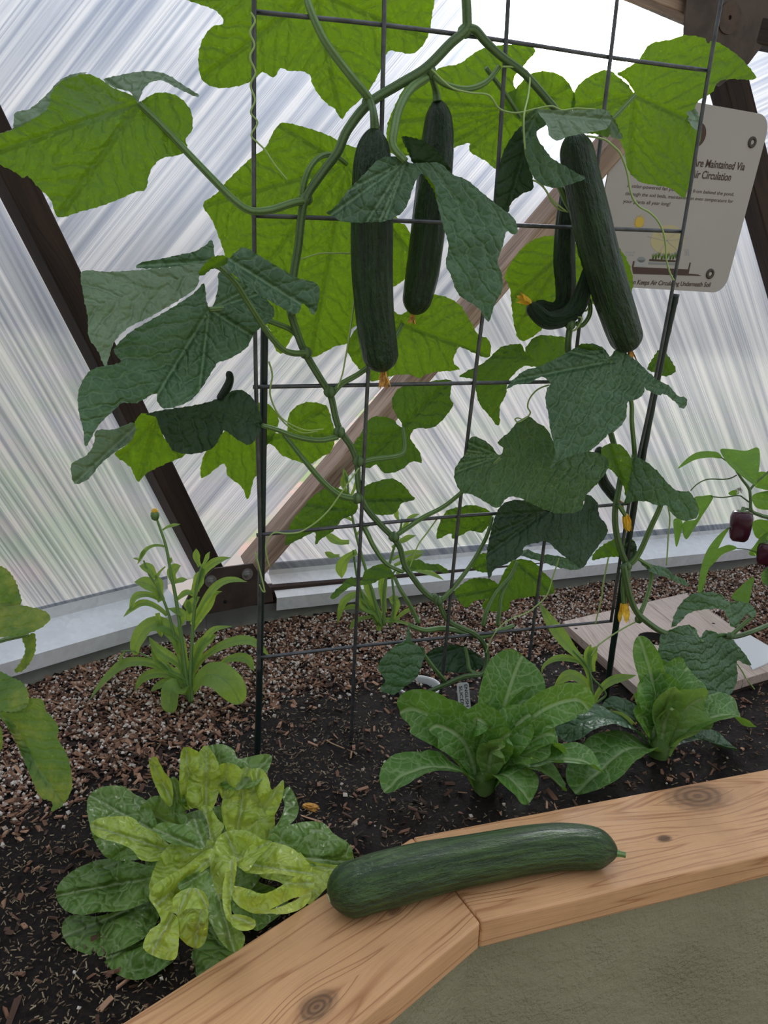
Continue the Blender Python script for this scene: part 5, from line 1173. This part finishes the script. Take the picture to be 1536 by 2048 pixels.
leaf(tom, 0, '-12,1422 8,1424 24,1424 44,1408 60,1397 85,1400 91,1420 105,1436 117,1456 115,1476 133,1508 141,1536 144,1573 133,1600 118,1616 102,1622 106,1606 95,1600 80,1593 64,1559 45,1514 25,1470 5,1440', (0, 1425), 0.03, 0.2, 0.3, 'tomato', tips=[(125, 1605)],
     extra=[(0, '0,1425 22,1440 40,1468 52,1490 62,1502 73,1520 68,1532 56,1528 66,1556 50,1522 32,1484 12,1448', 0.045, -0.3, 0.3, 'tomato')], **TK)
leaf(tom, 0, '-20,1440 -2,1450 5,1470 2,1500 -20,1508', (-20, 1470), 0.0, 0, 0, 'tomato', **TK)
tube('stem', [RT0*np.array([1, 1, 0])+np.array([0, 0, SOILZ]), mt(-60, 1560), mt(-55, 1430), mt(-45, 1250), mt(-60, 1100)], [0.006, 0.005, 0.004], M['petiole'], tom)
for a_, b_ in (((-50, 1400), (0, 1425)), ((-50, 1260), (-24, 1240)), ((-58, 1170), (-24, 1170)), ((-50, 1300), (57, 1270)), ((-55, 1390), (-24, 1384))):
    tube('petiole', [mt(*a_), mt((a_[0]+b_[0])/2, (a_[1]+b_[1])/2-4), mt(*b_)], [0.003, 0.002], M['petiole'], tom)

# ---- pepper plant at the right
RP0 = ground(1585, 1215); mpp = atd(float(RP0[1]))
pep = empty('pepper_plant', RP0, 'bushy pepper plant with small glossy purple bell peppers in front of the metal sill', 'pepper plant')
PK = dict(mapf=mpp, tooth=0, wav=0.006)
for ol, ce, off, b_ in [
  ('1062,885 1110,832 1160,800 1220,792 1275,800 1292,830 1230,826 1160,836 1110,860', (1290, 825), 0.0, 0.5), ('1285,785 1340,782 1420,790 1485,774 1493,850 1482,930 1468,970 1420,940 1370,900 1320,850', (1290, 790), 0.02, 0.5),
  ('1250,1030 1190,1028 1150,1036 1172,1095 1162,1148 1100,1160 1085,1195 1105,1256 1142,1210 1192,1130', (1250, 1030), 0.0, 0.2), ('1042,1150 1085,1158 1080,1220 1056,1296 1045,1230', (1060, 1150), 0.0, 0.2),
  ('1335,1190 1280,1230 1230,1290 1200,1350 1180,1430 1168,1530 1196,1520 1222,1420 1262,1330 1302,1250', (1335, 1190), 0.03, 0.2), ('1235,1330 1300,1292 1340,1284 1372,1302 1300,1332 1260,1372 1215,1412', (1372, 1302), 0.0, 0.3),
  ('1482,905 1540,905 1610,925 1620,990 1560,1000 1500,990 1464,972', (1466, 985), -0.02, 0.0), ('1460,1020 1540,1000 1620,1010 1620,1085 1540,1100 1482,1092 1456,1060', (1460, 1040), 0.0, 0.1),
  ('1455,1170 1500,1150 1570,1180 1580,1260 1520,1262 1470,1240', (1460, 1160), -0.03, 0.0), ('1462,1450 1450,1520 1440,1572 1422,1592 1345,1562 1392,1502', (1462, 1450), 0.03, 0.3), ('1328,1012 1358,996 1385,1006 1376,1020 1342,1024', (1388, 1012), 0.0, 0),
  ('1435,1330 1462,1290 1500,1240 1536,1220 1510,1290 1470,1340', (1536, 1220), 0.0, 0), ('1500,1290 1570,1280 1620,1330 1570,1370 1520,1350', (1620, 1300), 0.01, 0.2), ('1500,1440 1560,1380 1640,1370 1600,1450 1530,1500', (1640, 1380), 0.02, 0.3)]:
    leaf(pep, 5, ol, ce, off, 0.0, b_, 'pepper_leaf', **PK)
for pts, r in [('1640,1700 1620,1500 1600,1300 1560,1160 1500,1130 1450,1105 1444,1040 1436,990 1400,940 1372,898', [0.0065, 0.0055, 0.004, 0.003]), ('1372,918 1340,934 1300,940 1220,940 1165,965 1130,1000', [0.0018, 0.0016]),
               ('1438,1000 1470,960 1510,925 1560,880', [0.003, 0.0025]), ('1440,1062 1410,1040 1380,1025 1300,1035 1240,1030', [0.002, 0.0015]), ('1450,1108 1428,1095 1410,1098 1400,1110,0.02', [0.0028, 0.0035]),
               ('1432,1148,0.05 1400,1165,0.05 1350,1185,0.04 1320,1200,0.03', [0.0016, 0.0016]), ('1372,900 1340,860 1290,825', [0.0018, 0.0015]), ('1372,1302 1430,1308 1500,1330', [0.0014, 0.0012]), ('1600,1320 1560,1300 1530,1290', [0.003, 0.0028])]:
    pxtube('stem', pep, 5, pts, r, 'peppstem', 0.0, mpp)
def pepper(px, py, wpx, hpx, off, label):
    c_ = mpp(px, py, off); s_ = float(np.dot(c_-CAM, fw))/F; rw, hh = wpx*s_/2, hpx*s_/2
    zs = [(1.0, .25), (1.02, .55), (.92, .86), (.6, 1.0), (.1, .98), (-.4, .93), (-.75, .82), (-.93, .6), (-.97, .3), (-.9, .05)]
    ph = random.uniform(0, 1.5)
    V, Fc, UV = tube_geo([c_+np.array([0, 0, z*hh]) for z, _ in zs], [r_*rw for _, r_ in zs], 36, lambda a_, v_: 1+0.07*math.cos(4*a_+ph)*(0.4+v_))
    o = mesh('pepper', V, Fc, M['pepper'], pep, True, UV); o['label'] = label
    V, Fc, UV = tube_geo([c_+np.array([0, 0, z*hh]) for z in (0.90, 1.03, 1.12, 1.3)], [rw*.55, rw*.35, rw*.16, rw*.13], 14, lambda a_, v_: 1+0.15*math.cos(5*a_))
    mesh('calyx', V, Fc, M['peppstem'], o, True, UV)
pepper(1481, 1053, 45, 62, 0.03, 'larger glossy purple pepper'); pepper(1530, 1108, 34, 44, 0.0, 'small purple pepper lower on the stem'); pepper(1543, 1150, 34, 46, 0.01, 'lowest purple pepper')
q = P(5, [(1388, 985)])[0]; blossom(pep, mpp(*q), (-0.3, -0.5, -0.3), 0.016, 'whitepetal', open_=0.6, label='small white blossom')

# ================================================================== THINGS ON AND IN THE SOIL
M['plastic'] = plain('white_plastic', (0.62, 0.64, 0.64), 0.45)
PC = ground(838, 1376, 0.012)
pot = empty('plant_pot', PC-np.array([0, 0, 0.01]), 'round white plastic pot sunk in the soil at the foot of the vine', 'pot')
rr = 0.040
prof_ = [(rr*0.93, -0.04), (rr, 0.002), (rr+0.0025, 0.002), (rr+0.0025, 0.006), (rr-0.001, 0.006), (rr-0.002, 0.002), (rr*0.90, -0.04)]
def lathe(prof, c, seg=40):
    V = []; Fc = []; n = len(prof)
    for j in range(seg):
        a_ = 2*math.pi*j/seg
        for (r_, z_) in prof: V.append((c[0]+r_*math.cos(a_), c[1]+r_*math.sin(a_), c[2]+z_))
    for j in range(seg):
        for i in range(n-1):
            a, b = j*n+i, ((j+1) % seg)*n+i; Fc.append((a, b, b+1, a+1))
    return V, Fc
V, Fc = lathe(prof_, PC); mesh('rim', V, Fc, M['plastic'], pot)
V, Fc = lathe([(0.0001, -0.009), (rr*0.5, -0.008), (rr*0.97, -0.011)], PC); mesh('potting_mix', V, Fc, M['soil'], pot)

# plant marker with hand lettering
Lb, Lt = onz(930, 1420, SOILZ-0.0), None
mup = nrm([-0.12, 0.35, 1.0]); mrt = nrm(np.cross(nrm([0.25, -1, 0.35]), mup)*-1); mrt = nrm([0.97, 0.2, 0.05]); mrt = nrm(mrt-mup*np.dot(mrt, mup)); mno = np.cross(mrt, mup)
mk = empty('plant_marker', Lb, 'white plastic plant marker hand-lettered in black behind the romaine lettuce', 'plant label')
hh_ = 0.050; ww_ = 0.0115
poly = [Lb+mrt*x+mup*y for x, y in ((-ww_, -0.02), (ww_, -0.02), (ww_, hh_-0.003), (ww_-0.003, hh_), (-ww_+0.003, hh_), (-ww_, hh_-0.003))]
mesh('tag', *prism_geo(poly, -mno*0.001)[:2], M['plastic'], mk, smooth=False)
M['ink'] = plain('black_ink', (0.012, 0.012, 0.014), 0.7)
def text(body, org, x, y, width, height, mat, parent, name='lettering', bold=0.0):
    """flat lettering: baseline starts at org, runs along x for WIDTH metres, capitals HEIGHT metres tall"""
    cu = bpy.data.curves.new(name, 'FONT'); cu.body = body; cu.size = 1.0; cu.offset = bold
    fo = bpy.data.objects.new(name, cu); COL.objects.link(fo); bpy.context.view_layer.update()
    me = bpy.data.meshes.new_from_object(fo.evaluated_get(bpy.context.evaluated_depsgraph_get()))
    bpy.data.objects.remove(fo); bpy.data.curves.remove(cu)
    vx = np.array([v.co[:] for v in me.vertices]); x0, x1 = vx[:, 0].min(), vx[:, 0].max()
    z = np.cross(x, y); sx, sy = width/(x1-x0), height/0.72
    V = [np.asarray(org, float)+x*((v[0]-x0)*sx)+y*(v[1]*sy) for v in vx]
    Fc = [tuple(p.vertices) for p in me.polygons]; bpy.data.meshes.remove(me)
    return mesh(name, V, Fc, mat, parent, smooth=False)
text('ENGLISH', Lb+mrt*0.0025+mup*(hh_-0.004)+mno*0.0004, -mup, mrt, 0.040, 0.0062, M['ink'], mk, bold=0.01)
text('SLICER', Lb-mrt*0.0075+mup*(hh_-0.006)+mno*0.0004, -mup, mrt, 0.036, 0.0062, M['ink'], mk, bold=0.01)

# board with a hole, card on it
BZ = SOILZ+0.030
M['paleboard'] = woodmat('pale_board_timber', (0.50, 0.40, 0.335), (0.27, 0.19, 0.145), gr=1.6, rough=0.65)
bA, bB, bC, bD = (onz(*q, BZ) for q in ((1125, 1243), (1371, 1186), (1578, 1331), (1314, 1410)))
brd = empty('wooden_board', (bA+bB+bC+bD)/4-np.array([0, 0, 0.03]), 'pale rough-sawn board cover with a round hole, lying on the soil', 'board')
xb = nrm(bC-bB); yb = np.cross((0, 0, 1), xb)
def along(a, b, t): return a+(b-a)*t
s0 = onz(1295, 1205, BZ); ts = np.dot(s0-bA, nrm(bB-bA))/np.linalg.norm(bB-bA)
hcb = onz(1311, 1277, BZ)
e1s, e2s = e1, e2
e1, e2 = nrm(bC-bB), np.cross((0, 0, 1.0), nrm(bC-bB))
ringb = [hcb + 0.037*(e1*math.cos(t)+e2*math.sin(t)) for t in np.linspace(0, 2*math.pi, 40, endpoint=False)]
def wooden(name, V, Fc, parent, mat):
    o = mesh(name, V, Fc, mat, parent, smooth=False)
    # turn the local axes so that x follows the grain
    Rm = Matrix(((e1[0], e2[0], 0), (e1[1], e2[1], 0), (e1[2], e2[2], 1))).to_4x4()
    o.data.transform(Rm.inverted()); o.matrix_local = Rm; return o
e1 = nrm([e1[0], e1[1], 0]); e2 = np.cross((0, 0, 1.0), e1)
sm0, sm1 = along(bA, bB, ts), along(bD, bC, 0.62)
V, Fc = flat_with_hole([bA, sm0-e2*0, sm1, bD], ringb, np.array([0, 0, -0.019])); wooden('plank', V, Fc, brd, M['paleboard'])
V, Fc, _ = prism_geo([sm0+nrm(bB-bA)*0.0012, bB, bC, sm1+nrm(bC-bD)*0.0012], (0, 0, -0.019)); bevel(wooden('plank', V, Fc, brd, M['paleboard']), 0.001)
inA = [q+(((bA+bC)/2)-q)*0.03 for q in (bA, bB, bC, bD)]
for a, b in ((inA[0], inA[3]), (inA[3], inA[2])):
    d = nrm(b-a); n_ = np.cross((0, 0, 1), d)*0.012
    wooden('cleat', *prism_geo([a-np.array([0, 0, .019]), b-np.array([0, 0, .019]), b-np.array([0, 0, .019])+n_, a-np.array([0, 0, .019])+n_], (0, 0, -0.022))[:2], brd, M['strutdark'])
V, Fc = lathe([(0.0362, -0.0005), (0.0362, -0.032), (0.0001, -0.032)], hcb); mesh('hole_lining', V, Fc, plain('dark_lining', (0.02, 0.018, 0.016), 0.8), brd)
for q in ((1152, 1257), (1427, 1247)):
    c_ = onz(*q, BZ); V, Fc = lathe([(0.0001, 0.0008), (0.0035, 0.0006), (0.0038, 0.0)], c_, 12); mesh('screw', V, Fc, M['strutdark'], brd)
o = tube('cable', [hcb+np.array([-0.030, -0.012, -0.026]), hcb+np.array([-0.01, -0.026, -0.012]), hcb+np.array([0.018, -0.024, -0.012]), hcb+np.array([0.033, -0.004, -0.026])], [0.0014, 0.0014], plain('grey_cable', (0.45, 0.45, 0.48), 0.5), None, loc=hcb)
setp(o, 'thin light grey cable looping across the round hole of the board', 'cable')
cd = [onz(*q, BZ+0.0002) for q in P(9, [(1318, 398), (1415, 372), (1640, 505), (1440, 592)])]
M['card'] = plain('white_card', (0.60, 0.62, 0.62), 0.4)
V, Fc, _ = prism_geo(cd, (0, 0, 0.0025)); o = mesh('info_card', V, Fc, M['card'], None, smooth=False, loc=cd[0]); setp(o, 'small white laminated card lying on the wooden board', 'card')

# fallen petal and twig
pc = ground(625, 1616, 0.008)
pt = empty('fallen_blossom', pc, 'shrivelled orange blossom lying on dark soil beside the butterhead lettuce', 'blossom')
blossom(pt, pc+np.array([-0.012, 0, 0.003]), (1, -0.2, -0.05), 0.022, 'dryflower', 'petals', petals=5, open_=0.15)
tg = [ground(*q, 0.008) for q in P(8, [(1318, 62), (1350, 78), (1392, 95)])]
o = tube('twig', tg, [0.0012, 0.0009], plain('dry_twig', (0.42, 0.27, 0.14), 0.8), None, 6, loc=tg[0]); setp(o, 'thin dry tan twig lying on the soil beside a trellis wire', 'twig')

# ================================================================== CUCUMBER ON THE CAP
pcs = [(657, 1797), (691, 1783), (760, 1762), (844, 1740), (920, 1724), (996, 1710), (1060, 1699), (1118, 1693), (1170, 1694), (1209, 1700), (1236, 1707)]
rad = [0.026, 0.0295, 0.031, 0.0305, 0.0285, 0.028, 0.028, 0.0275, 0.0265, 0.0235, 0.016]
cuw = [onz(px, py, CAPZ+r_*0.95) for (px, py), r_ in zip(pcs, [max(r, 0.026) for r in rad])]
cm_ = empty('cucumber', cuw[5]*np.array([1, 1, 0])+np.array([0, 0, CAPZ]), 'freshly picked long green cucumber lying across the joint of the timber cap boards', 'cucumber')
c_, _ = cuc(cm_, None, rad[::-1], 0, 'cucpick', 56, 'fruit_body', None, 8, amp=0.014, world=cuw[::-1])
dE = nrm(cuw[-1]-cuw[-3])
tube('stem_stub', [cuw[-1]-dE*0.004, cuw[-1]+dE*0.004, cuw[-1]+dE*0.009], [0.005, 0.0036, 0.0038], M['petiole'], cm_, 10)
tube('blossom_scar', [cuw[0]+nrm(cuw[1]-cuw[0])*0.003, cuw[0]-nrm(cuw[1]-cuw[0])*0.0005], [0.006, 0.0045], plain('pale_scar', (0.5, 0.5, 0.3), 0.7), cm_, 10, 1)

# ================================================================== SIGN
sO = D+nR*0.066
def sg(px, py, off=0.0):   # point on the sign face
    return onplane(px, py, sO+wR*off, wR)
def sgc(s, off=0.0): return [sg(p[0], p[1], off) for p in P(10, s)]
a0, a1, b0, b1 = 0.733, 1.150, 0.685, 1.083; rc = 0.038
sign = empty('sign', sO+uR*(a0+a1)/2+vR*b0, 'white plastic information board with brown lettering and greenhouse picture, screwed to the timber frame', 'sign')
pts = []
for cx, cy, t0 in ((a1-rc, b1-rc, 0), (a0+rc, b1-rc, 90), (a0+rc, b0+rc, 180), (a1-rc, b0+rc, 270)):
    for i in range(7):
        t = math.radians(t0+15*i); pts.append(sO+uR*(cx+rc*math.cos(t))+vR*(cy+rc*math.sin(t)))
M['signwhite'] = plain('sign_white', (0.50, 0.465, 0.445), 0.42, var=0.03, varscale=4)
mesh('panel', *prism_geo(pts, -wR*0.004)[:2], M['signwhite'], sign, smooth=False)
def flat(name, mat, pts, h=0.0006, label=None):
    o = mesh(name, *prism_geo(pts, wR*h)[:2], mat, sign, smooth=False)
    if label: o['label'] = label
    return o
def disc(px, py, rpx, n=28, sx=1.0):
    c_ = sg(*P(10, [(px, py)])[0]); r_ = rpx/4.3146*float(np.dot(c_-CAM, fw))/F
    return [c_+uR*r_*sx*math.cos(t)+vR*r_*math.sin(t) for t in np.linspace(0, 2*math.pi, n, endpoint=False)]
SB = plain('sign_brown', (0.085, 0.045, 0.035), 0.6); SY = plain('sign_yellow', (0.75, 0.52, 0.07), 0.6); SP = plain('sign_pale_yellow', (0.60, 0.53, 0.30), 0.6)
SGn = plain('sign_green', (0.12, 0.22, 0.02), 0.6); SGr = plain('sign_grey', (0.30, 0.32, 0.34), 0.6); SLg = plain('sign_light_grey', (0.46, 0.46, 0.47), 0.6); SW = M['signwhite']
flat('printed_disc', SB, disc(922, 300, 98))
flat('printed_sun', SY, disc(425, 1055, 42), 0.0006)
c_ = sg(*P(10, [(425, 1055)])[0]); r_ = 42/4.3146*float(np.dot(c_-CAM, fw))/F; geos = []
for i in range(20):
    t = i*math.pi/10; d = uR*math.cos(t)+vR*math.sin(t); s_ = uR*-math.sin(t)+vR*math.cos(t)
    geos.append(prism_geo([c_+d*r_*1.08+s_*r_*.09, c_+d*r_*1.08-s_*r_*.09, c_+d*r_*(1.65 if i % 2 else 1.45)], wR*0.0005))
V, Fc, _ = join_geo(geos); mesh('printed_sun_rays', V, Fc, SY, sign, smooth=False)
flat('printed_dome', SP, disc(670, 1205, 118, 30, 1.55), 0.0003)
for s_ in ('500,1175 660,1215 850,1190', '560,1110 660,1215 780,1110', '665,1215 600,1310', '665,1215 760,1300'):
    q = sgc(s_, 0.0005)
    for a, b in zip(q[:-1], q[1:]):
        d = nrm(b-a); n_ = np.cross(wR, d)*0.0008; flat('printed_line', SW, [a+n_, b+n_, b-n_, a-n_], 0.0002)
flat('printed_base', SB, sgc('362,1440 858,1462 850,1498 370,1490')); flat('printed_post', SB, sgc('372,1390 384,1392 374,1442 362,1440')); flat('printed_post', SB, sgc('860,1402 870,1404 856,1462 846,1460'))
flat('printed_ground', SB, sgc('370,1490 850,1498 930,1505 962,1518 372,1500')); flat('printed_shelf', SB, sgc('512,1372 760,1384 757,1400 510,1390'))
flat('printed_duct', SGr, sgc('505,1398 756,1408 754,1425 503,1418')); flat('printed_tank', SLg, sgc('398,1378 488,1382 484,1437 380,1432')); flat('printed_tank_rim', SGr, disc(442, 1378, 24, 24, 1.8))
geos = []
for i in range(9):
    q = sgc('%d,%d' % (545+i*25, 1355+(i % 2)*6-(i % 3)*8))[0]
    for t in (60, 90, 125): 
        d = uR*math.cos(math.radians(t))+vR*math.sin(math.radians(t)); n_ = np.cross(wR, d)*0.0018
        geos.append(prism_geo([q-vR*0.008-n_*.3, q-vR*0.004+n_, q+d*0.009, q-vR*0.004-n_*1.2], wR*0.0006))
V, Fc, _ = join_geo(geos); mesh('printed_plants', V, Fc, SGn, sign, smooth=False)
geos = []
for r_ in range(2):
    for i in range(5): geos.append(prism_geo(sgc('%d,%d %d,%d %d,%d %d,%d' % (312+i*17-r_*12, 1305+r_*24, 324+i*17-r_*12, 1306+r_*24, 320+i*17-r_*12, 1318+r_*24, 308+i*17-r_*12, 1317+r_*24)), wR*0.0005))
for r_ in range(5):
    for i in range(3): geos.append(prism_geo(sgc('%d,%d %d,%d %d,%d %d,%d' % (820+i*14, 1285+r_*12, 831+i*14, 1285+r_*12, 830+i*14, 1293+r_*12, 819+i*14, 1293+r_*12)), wR*0.0005))
V, Fc, _ = join_geo(geos); mesh('printed_grille', V, Fc, SLg, sign, smooth=False)
for px, py in ((1398, 365), (1035, 1500)):
    c_ = sg(*P(10, [(px, py)])[0])
    V = []; Fc = []; pr = [(0.0125, 0), (0.0120, 0.002), (0.009, 0.003), (0.006, 0.0015), (0.0055, 0.0)]; seg = 28
    for j in range(seg):
        t = 2*math.pi*j/seg
        for r_, z_ in pr: V.append(c_+(uR*math.cos(t)+vR*math.sin(t))*r_+wR*z_)
    for j in range(seg):
        for i in range(len(pr)-1):
            a, b = j*len(pr)+i, ((j+1) % seg)*len(pr)+i; Fc.append((a, b, b+1, a+1))
    g_ = mesh('grommet', V, Fc, plain('dark_rubber', (0.07, 0.055, 0.05), 0.5), sign)
    mesh('screw_head', *prism_geo([c_+(uR*math.cos(t)+vR*math.sin(t))*0.0045 for t in np.linspace(0, 6.283, 16, endpoint=False)], wR*0.0015)[:2], M['bolt'], g_, smooth=False)
def stext(body, l, r, hpx, bold=0.0, italic=False):
    A_, B_ = sg(*P(10, [l])[0], 0.0006), sg(*P(10, [r])[0], 0.0006)
    x = nrm(B_-A_); y = nrm(vR-x*np.dot(vR, x)); y = nrm(y+x*0.10)
    h = hpx/4.3146*float(np.dot(A_-CAM, fw))/F
    text(body, A_, x, y, np.linalg.norm(B_-A_), h, SB, sign, bold=bold)
stext('Are Maintained Via', (882, 570), (1330, 607), 64, 0.014); stext('Air Circulation', (868, 668), (1210, 698), 64, 0.014)
stext('A solar-powered fan pulls hot air from behind the pond,', (318, 752), (1240, 828), 30); stext('through the soil beds, maintaining an even temperature for', (303, 820), (1232, 888), 30); stext('your plants all year long!', (285, 886), (688, 912), 30)
stext('Fan Keeps Air Circulating Underneath Soil', (335, 1588), (1035, 1612), 40, 0.014)
